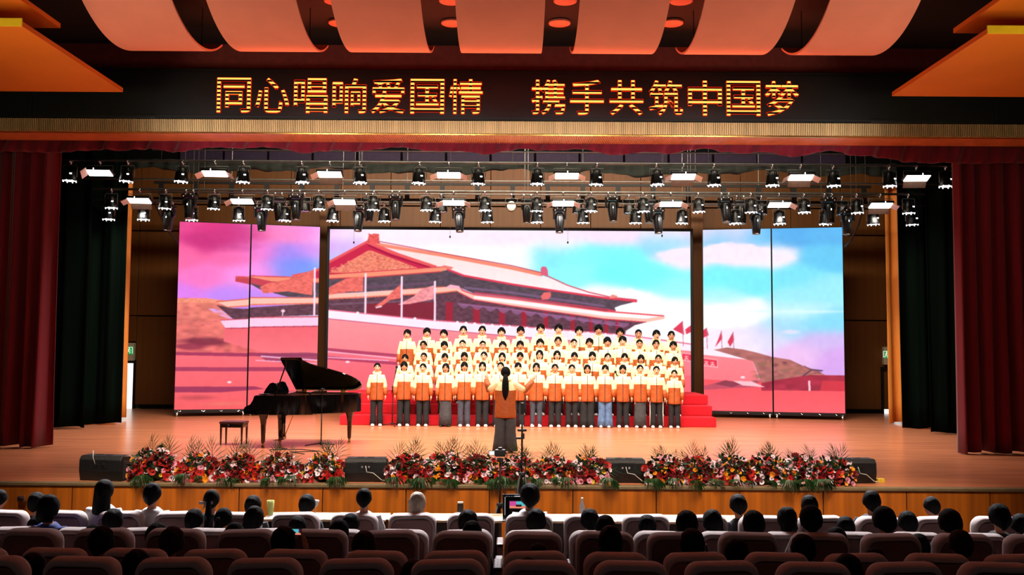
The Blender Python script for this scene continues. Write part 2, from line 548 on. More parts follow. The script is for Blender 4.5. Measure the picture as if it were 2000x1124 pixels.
prof = cloud_profile()
xl0 = P(270, 104, 15.2).x
for i in range(7):
    x0, x1 = xl0 + 1.816 * i, xl0 + 1.816 * i + 1.31
    vs, fs = [], []
    th = .035
    n = len(prof)
    for y, z in prof:
        vs += [(x0, y, z), (x1, y, z), (x0, y, z + th), (x1, y, z + th)]
    for j in range(n - 1):
        a = 4 * j
        fs += [(a, a + 1, a + 5, a + 4), (a + 2, a + 6, a + 7, a + 3), (a, a + 4, a + 6, a + 2), (a + 1, a + 3, a + 7, a + 5)]
    fs += [(0, 2, 3, 1), (4 * n - 4, 4 * n - 3, 4 * n - 1, 4 * n - 2)]
    g = G()
    g.add(vs, fs)
    o = g.build('ceiling_cloud', M['cloud'], smooth=False)
    o.modifiers.new('e', 'EDGE_SPLIT').split_angle = math.radians(40)
    for p in o.data.polygons:
        p.use_smooth = True
    lab = ['salmon curved ceiling panel beside the left orange slab', 'second curved salmon ceiling panel from the left orange slab',
           'third curved salmon ceiling panel from the left orange slab', 'middle curved salmon ceiling panel over the sign gap',
           'third curved salmon ceiling panel from the right orange slab', 'second curved salmon ceiling panel from the right orange slab',
           'salmon curved ceiling panel beside the right orange slab'][i]
    tag(o, lab, 'ceiling panel', 'curved salmon panels hanging from the ceiling')
    hg = G()
    for xx in (x0 + .25, x1 - .25):
        for yy in (13.2, 15.2):
            zz = np.interp(yy, [p[0] for p in prof], [p[1] for p in prof])
            hg.tube([(xx, yy, zz + th - .01), (xx, yy, 7.7)], .008, 5)
    hg.build('hanger', M['black'], o)
# downlights in the ceiling gaps
dl = G().lathe([(.17, 0), (.19, -.01), (.19, -.04), (.15, -.045), (.12, -.03)], n=24).mesh('rim', M['cloud'], True)
dm = G().lathe([(.145, -.02), (.145, -.042)], n=24).mesh('lens', M['cloud'])
nx = 0
for row, (py, pxs) in enumerate(((42, (663, 883, 1093, 1313)), (-2, (655, 880, 1104, 1331)))):
    for px in pxs:
        c = Pz(px, py, 7.70)
        t = thing('downlight', ['%s small round downlight in the ceiling gap row close to the sign',
                                '%s small round downlight cut by the top edge of the picture'][row] % ORD[nx % 4], 'downlight', (c.x, c.y, 7.70), 0, 'round downlights between the curved panels')
        inst('rim', dl, t)
        inst('lens', dm, t)
        nx += 1
# stepped orange ceiling slabs at both sides
for s, q in ((-1, [(240, 180), (53, 52), (118, 55)]), (1, [(1742, 188), (1925, 66), (1862, 65)])):
    xe = P(q[0][0], q[0][1], 15.5).x
    z1 = P(q[0][0], q[0][1], 15.5).z
    y1 = Pz(q[1][0], q[1][1], z1).y
    c2 = P(q[2][0], q[2][1], 13.35)
    side = 'left' if s < 0 else 'right'
    xo = s * 12
    g = G().prism([(xe, y1), (xe, 15.5), (xo, 15.5), (xo, y1)], z1, z1 + .07)
    o = g.build('ceiling_slab', M['orange'])
    tag(o, 'lower flat orange ceiling slab on the %s with a slanting edge' % side, 'ceiling slab', 'stepped orange ceiling slabs')
    G().box(((xe + s * .9 + xo) / 2, y1 - .01, z1 + .055), (abs(xo - xe - s * .9) + 1.8, .02, .11)).build('yellow_edge', M['yellow'], o)
    G().tube([(xe + s * 1.2, 14.5, z1 + .05), (xe + s * 1.2, 14.5, 7.7)], .015, 6).build('hanger', M['black'], o)
    g = G().prism([(c2.x, 6), (c2.x, 13.35), (xo, 13.35), (xo, 6)], c2.z, c2.z + .07)
    o = g.build('ceiling_slab', M['orange'])
    tag(o, 'upper flat orange ceiling slab on the %s behind the yellow edge' % side, 'ceiling slab', 'stepped orange ceiling slabs')
    G().tube([(c2.x + s * 1.2, 12.5, c2.z + .05), (c2.x + s * 1.2, 12.5, 7.7)], .015, 6).build('hanger', M['black'], o)


# ------------------------------------------------------------------ the lit sign
def stripe_emit(name, ca, s, zref, period, duty):
    m = bpy.data.materials.new(name)
    m.use_nodes = True
    nt = m.node_tree
    nt.nodes.remove(nt.nodes['Principled BSDF'])
    e = nt.nodes.new('ShaderNodeEmission')
    e.inputs[0].default_value = (*lin(ca), 1)
    e.inputs[1].default_value = s
    dk = nt.nodes.new('ShaderNodeBsdfDiffuse')
    dk.inputs[0].default_value = (.006, .006, .006, 1)
    tc = nt.nodes.new('ShaderNodeTexCoord')
    sp = nt.nodes.new('ShaderNodeSeparateXYZ')
    nt.links.new(tc.outputs['Object'], sp.inputs[0])
    a = nt.nodes.new('ShaderNodeMath'); a.operation = 'SUBTRACT'; a.inputs[1].default_value = zref
    d = nt.nodes.new('ShaderNodeMath'); d.operation = 'DIVIDE'; d.inputs[1].default_value = period
    fr = nt.nodes.new('ShaderNodeMath'); fr.operation = 'FRACT'
    ls = nt.nodes.new('ShaderNodeMath'); ls.operation = 'LESS_THAN'; ls.inputs[1].default_value = duty
    nt.links.new(sp.outputs[2], a.inputs[0]); nt.links.new(a.outputs[0], d.inputs[0])
    nt.links.new(d.outputs[0], fr.inputs[0]); nt.links.new(fr.outputs[0], ls.inputs[0])
    mx = nt.nodes.new('ShaderNodeMixShader')
    nt.links.new(ls.outputs[0], mx.inputs[0]); nt.links.new(dk.outputs[0], mx.inputs[1]); nt.links.new(e.outputs[0], mx.inputs[2])
    nt.links.new(mx.outputs[0], nt.nodes['Material Output'].inputs[0])
    return m


def text_mesh(ch, off, ext):
    cu = bpy.data.curves.new('t', 'FONT')
    cu.body = ch
    cu.size = 1
    cu.offset = off
    cu.extrude = ext
    cu.resolution_u = 3
    ob = bpy.data.objects.new('t', cu)
    COL.objects.link(ob)
    dg = bpy.context.evaluated_depsgraph_get()
    me = bpy.data.meshes.new_from_object(ob.evaluated_get(dg))
    bpy.data.objects.remove(ob)
    return me


def stand_up(me, cx, Y, z0, wd, ht, m, name, parent, ref=None):
    n = len(me.vertices)
    co = np.empty(n * 3)
    me.vertices.foreach_get('co', co)
    co = co.reshape(-1, 3)
    r = ref if ref is not None else (co[:, 0].min(), co[:, 0].max(), co[:, 1].min(), co[:, 1].max())
    out = np.empty_like(co)
    out[:, 0] = cx + ((co[:, 0] - r[0]) / (r[1] - r[0]) - .5) * wd
    out[:, 2] = z0 + (co[:, 1] - r[2]) / (r[3] - r[2]) * ht
    out[:, 1] = Y - co[:, 2]
    me.vertices.foreach_set('co', out.ravel())
    me.materials.clear()
    me.materials.append(m)
    me.update()
    inst(name, me, parent)
    return r


zlo, zhi = P(1000, 224, HY).z, P(1000, 157, HY).z
PER = (zhi - zlo) / 8.3
m_y = stripe_emit('amber sign rows', (255, 178, 78), 1.9, zlo - .01, PER, .52)
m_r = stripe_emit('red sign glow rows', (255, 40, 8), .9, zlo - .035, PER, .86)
sign = thing('led_sign', 'long amber dot matrix sign of Chinese characters on the black header', 'sign', (0, 0, 0))
G().box((0, HY - .015, (zlo + zhi) / 2), (13.2, .03, zhi - zlo + .22)).build('sign_board', M['fascia'], sign)
chars = '同心唱响爱国情携手共筑中国梦'
cxs = [458, 533, 608, 683, 758, 835, 910, 1071, 1146, 1223, 1300, 1376, 1451, 1526]
for ch, cx in zip(chars, cxs):
    c = P(cx, 190 , HY)
    dz = 0
    me = text_mesh(ch, .004, .004)
    r = stand_up(me, c.x, HY - .045, zlo, .615, zhi - zlo, m_y, 'sign_character', sign)
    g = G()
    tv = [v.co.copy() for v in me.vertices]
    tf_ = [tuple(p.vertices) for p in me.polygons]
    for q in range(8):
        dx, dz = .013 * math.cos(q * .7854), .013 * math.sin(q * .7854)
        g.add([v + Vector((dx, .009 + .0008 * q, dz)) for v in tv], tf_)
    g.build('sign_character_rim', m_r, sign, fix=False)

# ------------------------------------------------------------------ curtains


def curtain(name, x0, x1, Y, z0, z1, m, label, amp=.09, folds=2.2, seed=1, flare=.0, cat='curtain', group=None):
    rnd = random.Random(seed)
    n = max(24, int(abs(x1 - x0) * folds * 14))
    nz = 12
    vs, fs = [], []
    ph = [rnd.uniform(0, 6.28) for _ in range(4)]
    for j in range(nz + 1):
        t = j / nz
        z = z0 + (z1 - z0) * t
        for i in range(n + 1):
            u = i / n
            x = x0 + (x1 - x0) * u
            a = amp * (1 + flare * (1 - t) ** 3)
            w_ = x * folds * 6.28
            y = Y + a * (math.sin(w_ + .5 * math.sin(x * 3 + ph[0]) + (1 - t) * .4 * math.sin(x * 5 + ph[3])) + .45 * math.sin(w_ * .53 + ph[1]) + .25 * math.sin(w_ * 2.1 + ph[2]))
            xx = x + flare * .06 * (1 - t) ** 2 * math.sin(w_ * .5 + ph[1])
            zz = z + (.02 * math.sin(w_ * .4 + ph[2]) + .015 if j == 0 else 0)
            vs.append((xx, y, zz))
    for j in range(nz):
        for i in range(n):
            a = j * (n + 1) + i
            fs.append((a, a + 1, a + n + 2, a + n + 1))
    g = G()
    g.add(vs, fs)
    o = g.build(name, m, smooth=True, fix=False)
    sm = o.modifiers.new('s', 'SOLIDIFY')
    sm.thickness = .012
    if label:
        tag(o, label, cat, group)
    return o


xl = P(97, 700, 18.0).x
xr = P(1871, 700, 18.0).x
curtain('stage_curtain', xl - 3.2, xl, 18.05, .02, 6.3, M['velvet_red'], 'crimson velvet main curtain hanging at the left side of the stage', .085, 3.4, 3, .5, group='main stage curtains')
curtain('stage_curtain', xr, xr + 3.2, 18.05, .02, 6.3, M['velvet_red'], 'crimson velvet main curtain hanging at the right side of the stage', .085, 3.4, 5, .5, group='main stage curtains')
xa, xb = P(171, 700, 22.1).x, P(236, 780, 23.2).x
curtain('wing_curtain', xa - 2.6, xa, 22.1, .02, 6.9, M['velvet_green'], 'dark green wing curtain next to the left crimson curtain', .08, 2.0, 7, .2, group='dark green wing curtains')
curtain('wing_curtain', xb - 2.6, xb, 23.2, .02, 6.9, M['velvet_green'], 'dark green wing curtain beside the narrow orange curtain edge', .08, 2.0, 8, .2, group='dark green wing curtains')
xa, xb = P(1816, 700, 22.1).x, P(1755, 700, 23.5).x
curtain('wing_curtain', xa, xa + 2.6, 22.1, .02, 6.9, M['velvet_green'], 'dark green wing curtain next to the right crimson curtain', .08, 2.0, 9, .2, group='dark green wing curtains')
curtain('wing_curtain', xb, xb + 2.6, 23.5, .02, 6.9, M['velvet_green'], 'dark green wing curtain beside the wide golden curtain', .08, 2.0, 10, .2, group='dark green wing curtains')
xa, xb = P(249, 600, 24.6).x, P(1731, 600, 25.0).x
curtain('side_drape', xa - 1.5, xa, 24.6, .04, 6.9, M['gold_cloth'], 'narrow golden orange curtain edge beside the bright doorway', .07, 3.0, 12, .3, group='golden side drapes')
curtain('side_drape', xb, xb + 1.5, 25.0, .04, 6.9, M['gold_cloth'], 'golden orange curtain with soft folds before the right dark green curtain', .06, 3.2, 13, .5, group='golden side drapes')

# crimson valance under the header
rnd = random.Random(4)
n = 420
vs, fs = [], []
for j in range(7):
    t = j / 6
    for i in range(n + 1):
        x = -11 + 22 * i / n
        low = 5.80 + .04 * math.sin(x * 2.1) + .03 * math.sin(x * 5.3 + 1) - (.10 if abs(x) < 7 else 0) * 0
        if x > 6.2:
            u = min(1, (x - 6.2) / 1.6)
            low = low * (1 - u) + 5.62 * u
        if x < -7.2:
            u = min(1, (-7.2 - x) / 1.4)
            low = low * (1 - u) + 5.72 * u
        z = 6.1 + (low - 6.1) * t
        y = 17.62 + .05 * math.sin(x * 9 + 3 * math.sin(x * 1.7) + t * 2) + .03 * math.sin(x * 23 + t * 3)
        vs.append((x, y, z))
for j in range(6):
    for i in range(n):
        a = j * (n + 1) + i
        fs.append((a, a + 1, a + n + 2, a + n + 1))
g = G()
g.add(vs, fs)
o = g.build('valance', M['velvet_red'], smooth=True, fix=False)
o.modifiers.new('s', 'SOLIDIFY').thickness = .01
tag(o, 'gathered crimson valance hanging under the ribbed header', 'valance')

# black border cloths gathered on battens
for bi, (Y, ylo, yhi, sd) in enumerate(((24.3, 337, 316, 1), (20.0, 303, 262, 2))):
    zlo_, zhi_ = P(1000, ylo, Y).z, P(1000, yhi, Y).z
    vs, fs = [], []
    for j in range(6):
        t = j / 5
        for i in range(n + 1):
            x = -10.4 + 20.8 * i / n
            sag = .05 * math.sin(x * 1.1 + sd) + .05 * math.sin(x * 2.7 + 2 * sd) + .02 * math.sin(x * 7)
            z = zhi_ + (zlo_ + sag - zhi_) * t
            vs.append((x, Y + .05 * math.sin(x * 12 + 2 * math.sin(x * 2)) + .04 * math.sin(t * 9 + x * 3), z))
    for j in range(5):
        for i in range(n):
            a = j * (n + 1) + i
            fs.append((a, a + 1, a + n + 2, a + n + 1))
    g = G()
    g.add(vs, fs)
    if bi == 1:
        continue
    o = g.build('border_cloth', M['velvet_black'], smooth=True, fix=False)
    o.modifiers.new('s', 'SOLIDIFY').thickness = .01
    tag(o, 'dark border cloth gathered in folds on a batten behind the lamps', 'border')
    for x in (-8, -4, 0, 4, 8):
        G().tube([(x, Y, zhi_ - .02), (x, Y, 9.15)], .01, 5).build('hanger', M['black'], o)


# ------------------------------------------------------------------ picture on the video screens
def make_picture():
    X0, Y0, X1, Y1, S = 330, 425, 1665, 820, 2
    W, H = (X1 - X0) * S, (Y1 - Y0) * S
    yy, xx = np.mgrid[0:H, 0:W].astype(np.float32)
    xx = xx / S + X0
    yy = yy / S + Y0
    rs = np.random.RandomState(5)

    def nz(scale, sy=1.0, seed=0):
        r = np.random.RandomState(seed)
        a = r.rand(64, 64).astype(np.float32)
        u = (xx / scale) % 63
        v = (yy / (scale * sy)) % 63
        i, j = u.astype(int), v.astype(int)
        fu, fv = u - i, v - j
        fu, fv = fu * fu * (3 - 2 * fu), fv * fv * (3 - 2 * fv)
        return (a[j, i] * (1 - fu) * (1 - fv) + a[j, i + 1] * fu * (1 - fv) + a[j + 1, i] * (1 - fu) * fv + a[j + 1, i + 1] * fu * fv)

    sky = [(350, 435, 236, 78, 146), (420, 440, 232, 62, 136), (470, 450, 212, 70, 150), (350, 500, 255, 108, 168), (400, 470, 206, 56, 128),
           (450, 500, 255, 112, 178), (400, 540, 255, 124, 200), (350, 580, 225, 130, 240), (450, 575, 200, 140, 250), (470, 540, 250, 150, 235),
           (500, 450, 255, 130, 190), (560, 450, 255, 140, 205), (610, 450, 250, 150, 235), (500, 490, 250, 130, 215), (560, 495, 170, 140, 245),
           (590, 515, 110, 150, 252), (560, 525, 140, 150, 250), (500, 530, 250, 150, 235), (615, 490, 230, 150, 245), (610, 530, 130, 160, 250),
           (650, 455, 250, 225, 255), (660, 490, 225, 190, 255), (645, 510, 190, 205, 255), (760, 460, 255, 240, 253), (900, 460, 255, 238, 253),
           (900, 500, 255, 255, 255), (1000, 460, 255, 235, 250), (1000, 500, 250, 252, 255), (1100, 455, 252, 230, 253), (1090, 475, 245, 245, 255),
           (1080, 500, 140, 240, 255), (1130, 500, 140, 250, 255), (1200, 495, 130, 250, 255), (1200, 540, 125, 252, 255), (1120, 540, 150, 252, 255),
           (1280, 540, 130, 252, 255), (1200, 460, 255, 228, 252), (1300, 455, 250, 232, 252), (1300, 472, 150, 222, 250), (1340, 500, 252, 235, 252),
           (1320, 560, 160, 250, 255), (1180, 580, 252, 255, 255), (1260, 600, 255, 255, 255), (1330, 610, 250, 252, 255), (1300, 640, 255, 250, 255),
           (1380, 450, 250, 222, 245), (1440, 450, 225, 220, 250), (1400, 460, 120, 205, 245), (1480, 460, 120, 200, 250), (1440, 490, 255, 235, 250),
           (1500, 495, 250, 240, 252), (1400, 540, 130, 245, 255), (1470, 545, 130, 240, 255), (1400, 600, 252, 253, 255), (1450, 610, 252, 253, 255),
           (1400, 580, 170, 246, 255), (1540, 450, 96, 178, 240), (1620, 450, 100, 185, 242), (1620, 500, 110, 205, 246), (1560, 540, 130, 230, 252),
           (1600, 560, 160, 238, 253), (1560, 580, 160, 238, 253), (1560, 605, 205, 246, 254), (1600, 630, 140, 222, 250), (1540, 640, 170, 225, 252),
           (1500, 660, 225, 220, 252), (1600, 665, 215, 190, 245), (1560, 690, 240, 195, 242), (1640, 700, 220, 170, 240), (1450, 670, 250, 235, 252)]
    K = 10
    xs_, ys_ = xx[::K, ::K], yy[::K, ::K]
    num = np.zeros(xs_.shape + (3,), np.float32)
    den = np.zeros(xs_.shape + (1,), np.float32)
    for x, y, r, g_, b in sky:
        w_ = np.exp(-(((xs_ - x) / 34) ** 2 + ((ys_ - y) / 17) ** 2))[..., None] + 1e-7
        num += w_ * np.array([r, g_, b], np.float32)
        den += w_
    low = num / den
    ii = np.clip((np.arange(H) / K), 0, low.shape[0] - 1.001)
    jj = np.clip((np.arange(W) / K), 0, low.shape[1] - 1.001)
    i0, j0 = ii.astype(int), jj.astype(int)
    fi, fj = (ii - i0)[:, None, None].astype(np.float32), (jj - j0)[None, :, None].astype(np.float32)
    low = low[i0] * (1 - fi) + low[i0 + 1] * fi
    img = low[:, j0] * (1 - fj) + low[:, j0 + 1] * fj
    NZ = nz(14, .5, 3)
    NT = {}

    def ell(x, y, rx, ry, col, soft=.35, a=1.0):
        nonlocal img
        q = 1.2
        x0, x1 = max(0, int((x - rx * q - X0) * S)), min(W, int((x + rx * q - X0) * S) + 2)
        y0, y1 = max(0, int((y - ry * q - Y0) * S)), min(H, int((y + ry * q - Y0) * S) + 2)
        if x1 <= x0 or y1 <= y0:
            return
        d = np.sqrt(((xx[y0:y1, x0:x1] - x) / rx) ** 2 + ((yy[y0:y1, x0:x1] - y) / ry) ** 2) + (NZ[y0:y1, x0:x1] - .5) * .25
        mk = (np.clip((1 - d) / soft, 0, 1) * a)[..., None]
        img[y0:y1, x0:x1] = img[y0:y1, x0:x1] * (1 - mk) + np.asarray(col, np.float32) * mk

    def poly(pts, col, a=1.0, tex=0.0, ts=4, grad=None):
        nonlocal img
        pts = np.array(pts, np.float32)
        x0, y0 = np.floor((pts.min(0) - (X0, Y0)) * S).astype(int) - 1
        x1, y1 = np.ceil((pts.max(0) - (X0, Y0)) * S).astype(int) + 2
        x0, y0, x1, y1 = max(0, x0), max(0, y0), min(W, x1), min(H, y1)
        if x1 <= x0 or y1 <= y0:
            return
        X, Yv = xx[y0:y1, x0:x1], yy[y0:y1, x0:x1]
        ins = np.zeros(X.shape, bool)
        for i in range(len(pts)):
            xa, ya = pts[i]
            xb_, yb = pts[(i + 1) % len(pts)]
            if ya == yb:
                continue
            c = (Yv >= min(ya, yb)) & (Yv < max(ya, yb)) & (X < xa + (Yv - ya) * (xb_ - xa) / (yb - ya))
            ins ^= c
        c = np.array(col, np.float32)
        cc = np.broadcast_to(c, X.shape + (3,)).copy()
        if grad is not None:
            t = np.clip((Yv - pts[:, 1].min()) / (pts[:, 1].max() - pts[:, 1].min()), 0, 1)[..., None]
            cc = cc * (1 - t) + np.array(grad, np.float32) * t
        if tex:
            if ts not in NT:
                NT[ts] = nz(ts, .6, 9)
            cc = cc * (1 + tex * (NT[ts][y0:y1, x0:x1] - .5)[..., None] * 2)
        mk = (ins * a)[..., None]
        img[y0:y1, x0:x1] = img[y0:y1, x0:x1] * (1 - mk) + cc * mk

    def line(pts, wd, col, a=1.0):
        for (xa, ya), (xb_, yb) in zip(pts[:-1], pts[1:]):
            L = math.hypot(xb_ - xa, yb - ya) or 1
            nx_, ny_ = -(yb - ya) / L * wd / 2, (xb_ - xa) / L * wd / 2
            poly([(xa + nx_, ya + ny_), (xb_ + nx_, yb + ny_), (xb_ - nx_, yb - ny_), (xa - nx_, ya - ny_)], col, a)

    # clouds with firmer edges
    ell(1345, 498, 70, 17, (254, 236, 252), .3)
    ell(1430, 490, 82, 22, (255, 236, 250), .25)
    ell(1505, 500, 60, 9, (250, 238, 252), .4)
    ell(1215, 590, 70, 26, (255, 253, 255), .25)
    ell(1300, 625, 70, 30, (255, 253, 255), .3)
    ell(1410, 615, 62, 28, (253, 254, 255), .4)
    ell(1545, 648, 24, 6, (225, 225, 250), .6)
    ell(1560, 607, 120, 5, (215, 248, 254), .8)
    # ground and walls
    poly([(330, 688), (640, 688), (640, 820), (330, 820)], (252, 112, 124), grad=(246, 96, 100))
    poly([(640, 690), (1360, 720), (1360, 820), (640, 820)], (252, 118, 134), grad=(250, 96, 104))
    poly([(1360, 742), (1665, 742), (1665, 820), (1360, 820)], (252, 90, 100), grad=(250, 104, 112))
    # trees at the far left
    ell(440, 455, 95, 26, (208, 60, 130), .9, .8)
    ell(455, 480, 60, 14, (200, 70, 140), .9, .6)
    poly([(330, 584), (400, 583), (440, 588), (452, 612), (452, 640), (486, 650), (500, 676), (560, 690), (330, 692)], (240, 134, 118), tex=.12, ts=12, grad=(226, 104, 106))
    poly([(330, 586), (400, 585), (470, 588), (470, 595), (400, 592), (330, 593)], (250, 150, 124), tex=.1, ts=4)
    poly([(405, 604), (425, 604), (456, 618), (452, 624), (430, 618)], (226, 170, 240))
    for k in range(80):
        x, y = rs.uniform(335, 450), rs.uniform(596, 684)
        ell(x, y, rs.uniform(6, 16), rs.uniform(2, 6), [(246, 150, 130), (190, 84, 92), (232, 118, 108), (240, 130, 120)][rs.randint(4)], .8, .5)
    ell(400, 668, 60, 10, (120, 44, 66), .5, .8)
    ell(372, 678, 40, 8, (150, 54, 80), .5, .8)
    # city wall, left part and centre, with the pale parapet
    poly([(437, 640), (486, 640), (640, 634), (640, 696), (600, 694), (520, 692), (437, 668)], (244, 104, 116), grad=(252, 122, 130))
    poly([(640, 630), (1000, 664), (1360, 690), (1469, 704), (1484, 748), (1360, 742), (640, 700)], (253, 150, 158), grad=(254, 124, 134))
    poly([(428, 626), (486, 622), (630, 618), (640, 619), (640, 637), (486, 641), (440, 642)], (255, 205, 235))
    line([(428, 626), (486, 622), (640, 618)], 2.5, (220, 90, 110))
    line([(440, 642), (486, 641), (640, 637)], 1.6, (170, 50, 80))
    # lower hall, dark with red columns
    poly([(420, 596), (452, 602), (480, 603), (640, 590), (892, 570), (925, 588), (1000, 601), (1180, 626), (1262, 634), (1240, 640), (1222, 652),
          (1220, 664), (1000, 645), (845, 634), (640, 614), (486, 622), (455, 624)], (104, 66, 80), tex=.14, ts=6)
    poly([(712, 600), (850, 596), (845, 633), (712, 621)], (136, 46, 62))
    for x in (877, 930, 980, 1023, 1066, 1118, 1154, 1184, 1206):
        wd = 14 - (x - 877) * .022
        yb = 636 + (x - 845) * .075
        poly([(x - wd / 2, 596 + (x - 877) * .10), (x + wd / 2, 596 + (x - 877) * .10), (x + wd / 2, yb), (x - wd / 2, yb)], (164, 44, 62))
    for x in range(905, 1220, 26):
        y = 601 + (x - 905) * .118
        poly([(x - 13, y - 4), (x + 13, y - 1), (x + 7, y + 5), (x, y + 8), (x - 7, y + 4)], (150, 100, 140), .8)
    line([(900, 600), (1000, 610), (1215, 642)], 3, (160, 104, 150), .8)
    line([(645, 602), (700, 599), (840, 592)], 4, (140, 104, 130), .5)
    # lower roof band
    poly([(420, 590), (484, 583), (640, 581), (700, 578), (860, 566), (892, 562), (900, 570), (925, 580), (1000, 588), (1180, 612), (1297, 621), (1298, 627),
          (1262, 634), (1180, 628), (1000, 603), (925, 591), (898, 578), (892, 573), (860, 577), (700, 589), (640, 592), (484, 597), (445, 600)], (255, 196, 178))
    poly([(925, 583), (1000, 591), (1180, 614), (1290, 622), (1262, 627), (1180, 622), (1000, 598), (925, 588)], (255, 246, 250))
    line([(420, 590), (484, 583), (640, 580), (860, 565), (892, 562)], 2, (226, 96, 84))
    line([(445, 600), (484, 597), (640, 591), (860, 577), (892, 573)], 2.4, (240, 116, 96))
    line([(892, 562), (903, 572), (925, 580), (1000, 588), (1180, 612), (1297, 621)], 2.4, (232, 70, 84))
    line([(895, 576), (925, 591), (1000, 603), (1180, 628), (1262, 634)], 2, (214, 70, 90))
    # upper hall wall, dark
    poly([(478, 551), (560, 548), (640, 551), (720, 546), (872, 531), (905, 543), (1000, 560), (1080, 571), (1243, 592), (1212, 600), (1200, 605), (1203, 612),
          (1180, 611), (1000, 586), (925, 578), (895, 565), (860, 564), (700, 577), (640, 579), (560, 580), (505, 566)], (94, 76, 88), tex=.12, ts=6)
    line([(650, 572), (720, 566), (850, 556)], 5, (120, 80, 110), .6)
    line([(905, 566), (1000, 576), (1180, 602)], 4.5, (140, 104, 146), .65)
    line([(925, 576), (1000, 584), (1200, 611)], 3, (206, 66, 92))
    poly([(1056, 582), (1062, 575), (1075, 574), (1076, 582), (1070, 589), (1058, 590)], (240, 110, 110))
    # upper roof
    poly([(737, 480), (860, 503), (1000, 529), (1056, 541), (1072, 545), (1108, 561), (1150, 575), (1194, 585), (1244, 589), (1244, 592), (1180, 585), (1080, 571), (1000, 559),
          (905, 542), (875, 531), (850, 524), (800, 504)], (255, 222, 218), grad=(255, 244, 248))
    line([(726, 478), (860, 500), (1000, 526), (1058, 539)], 7, (246, 142, 118))
    line([(737, 473), (860, 496), (1000, 521), (1058, 535)], 1.6, (186, 60, 86))
    line([(1058, 538), (1072, 543), (1108, 560), (1150, 574), (1194, 584), (1244, 589)], 2.4, (216, 92, 112))
    line([(866, 527), (905, 542), (1000, 559), (1080, 571), (1180, 585), (1244, 592)], 4, (228, 66, 88))
    poly([(1190, 583), (1196, 578), (1205, 581), (1207, 585), (1190, 586)], (240, 140, 130))
    poly([(1056, 540), (1055, 528), (1058, 522), (1066, 523), (1069, 530), (1070, 541)], (222, 100, 128))
    # gable with gilded relief
    poly([(716, 474), (640, 518), (568, 538), (600, 545), (720, 541), (866, 527), (851, 524), (800, 506), (745, 484)], (206, 44, 78))
    poly([(716, 492), (660, 526), (640, 538), (700, 538), (800, 530), (815, 527), (760, 506), (724, 492)], (240, 132, 108), tex=.16, ts=3)
    for k in range(240):
        x = rs.uniform(644, 806)
        top = 495 + abs(x - 718) * (.46 if x < 718 else .34)
        y = rs.uniform(top, 537 - abs(x - 700) * .06)
        if y > top:
            ell(x, y, rs.uniform(1.2, 3.4), rs.uniform(.8, 2.0), [(252, 160, 130), (205, 78, 88), (252, 178, 148), (226, 100, 96)][rs.randint(4)], .6, .7)
    line([(568, 538), (600, 531), (640, 516), (716, 473)], 5, (238, 92, 96))
    line([(716, 475), (760, 494), (800, 508), (851, 525)], 6, (240, 96, 96))
    line([(716, 481), (760, 501), (800, 514), (840, 526)], 2, (150, 26, 66))
    poly([(714, 474), (717, 462), (716, 456), (722, 459), (727, 457), (737, 458), (738, 472), (740, 478), (722, 478)], (234, 92, 92), tex=.2, ts=3)
    # gable eave
    poly([(457, 539), (500, 540), (560, 539), (640, 541), (720, 536), (865, 524), (876, 527), (860, 534), (720, 546), (640, 550), (560, 550), (500, 550), (457, 550)], (252, 150, 120))
    line([(457, 539), (500, 540), (640, 541), (865, 524)], 1.8, (214, 66, 80))
    line([(480, 551), (560, 551), (640, 550), (720, 546), (860, 534)], 2.2, (206, 70, 78))
    poly([(457, 541), (480, 541), (540, 552), (512, 560), (480, 553), (457, 549)], (204, 72, 88))
    poly([(860, 524), (866, 521), (884, 525), (880, 529)], (240, 120, 110))
    poly([(868, 567), (878, 560), (896, 563), (900, 571), (890, 568)], (255, 180, 200))
    # parapet in the middle and on the right
    poly([(640, 613), (845, 633), (1000, 643), (1220, 660), (1374, 681), (1470, 696), (1470, 704), (1374, 694), (1220, 680), (1000, 664), (845, 651), (640, 631)], (255, 236, 250))
    line([(640, 613), (845, 633), (1000, 643), (1220, 660), (1374, 681)], 2.4, (232, 110, 140))
    line([(640, 631), (845, 651), (1000, 664), (1220, 680)], 1.5, (196, 80, 120))
    for x in list(range(893, 1200, 17)) + [698, 810]:
        y = 633 + (x - 845) * .078 if x > 845 else 613 + (x - 640) * .097
        ell(x, y, 3.2, 3, (255, 250, 255), .3)
    # plaque with characters on the wall
    poly([(1330, 694), (1402, 703), (1402, 720), (1330, 711)], (255, 170, 180))
    poly([(1332, 697), (1400, 705), (1400, 717), (1332, 709)], (236, 60, 84))
    for x in (1340, 1379, 1391):
        y = 701 + (x - 1330) * .13
        line([(x - 4, y), (x + 4, y + .8)], 1.2, (255, 200, 200))
        line([(x - 4, y + 4), (x + 4, y + 4.6)], 1.2, (255, 200, 200))
        line([(x, y - 1), (x, y + 6)], 1.2, (255, 200, 200))
        line([(x, y + 3), (x - 4, y + 8)], 1.2, (255, 200, 200))
        line([(x, y + 3), (x + 4, y + 8)], 1.2, (255, 200, 200))
    # flag poles and flags
    fl = (238, 112, 104)
    poly([(610, 524), (560, 545), (520, 554), (505, 562), (512, 574), (560, 569), (608, 576)], fl, tex=.12, ts=5)
    poly([(708, 544), (672, 550), (640, 568), (640, 583), (680, 576), (708, 576)], fl, tex=.12, ts=5)
    poly([(784, 558), (768, 572), (752, 590), (730, 606), (746, 604), (762, 592), (786, 588)], fl, tex=.12, ts=5)
    poly([(846, 562), (822, 570), (808, 584), (776, 602), (800, 600), (846, 590)], (244, 150, 156), tex=.12, ts=5)
    line([(745, 605), (733, 608)], 3, (255, 220, 230))
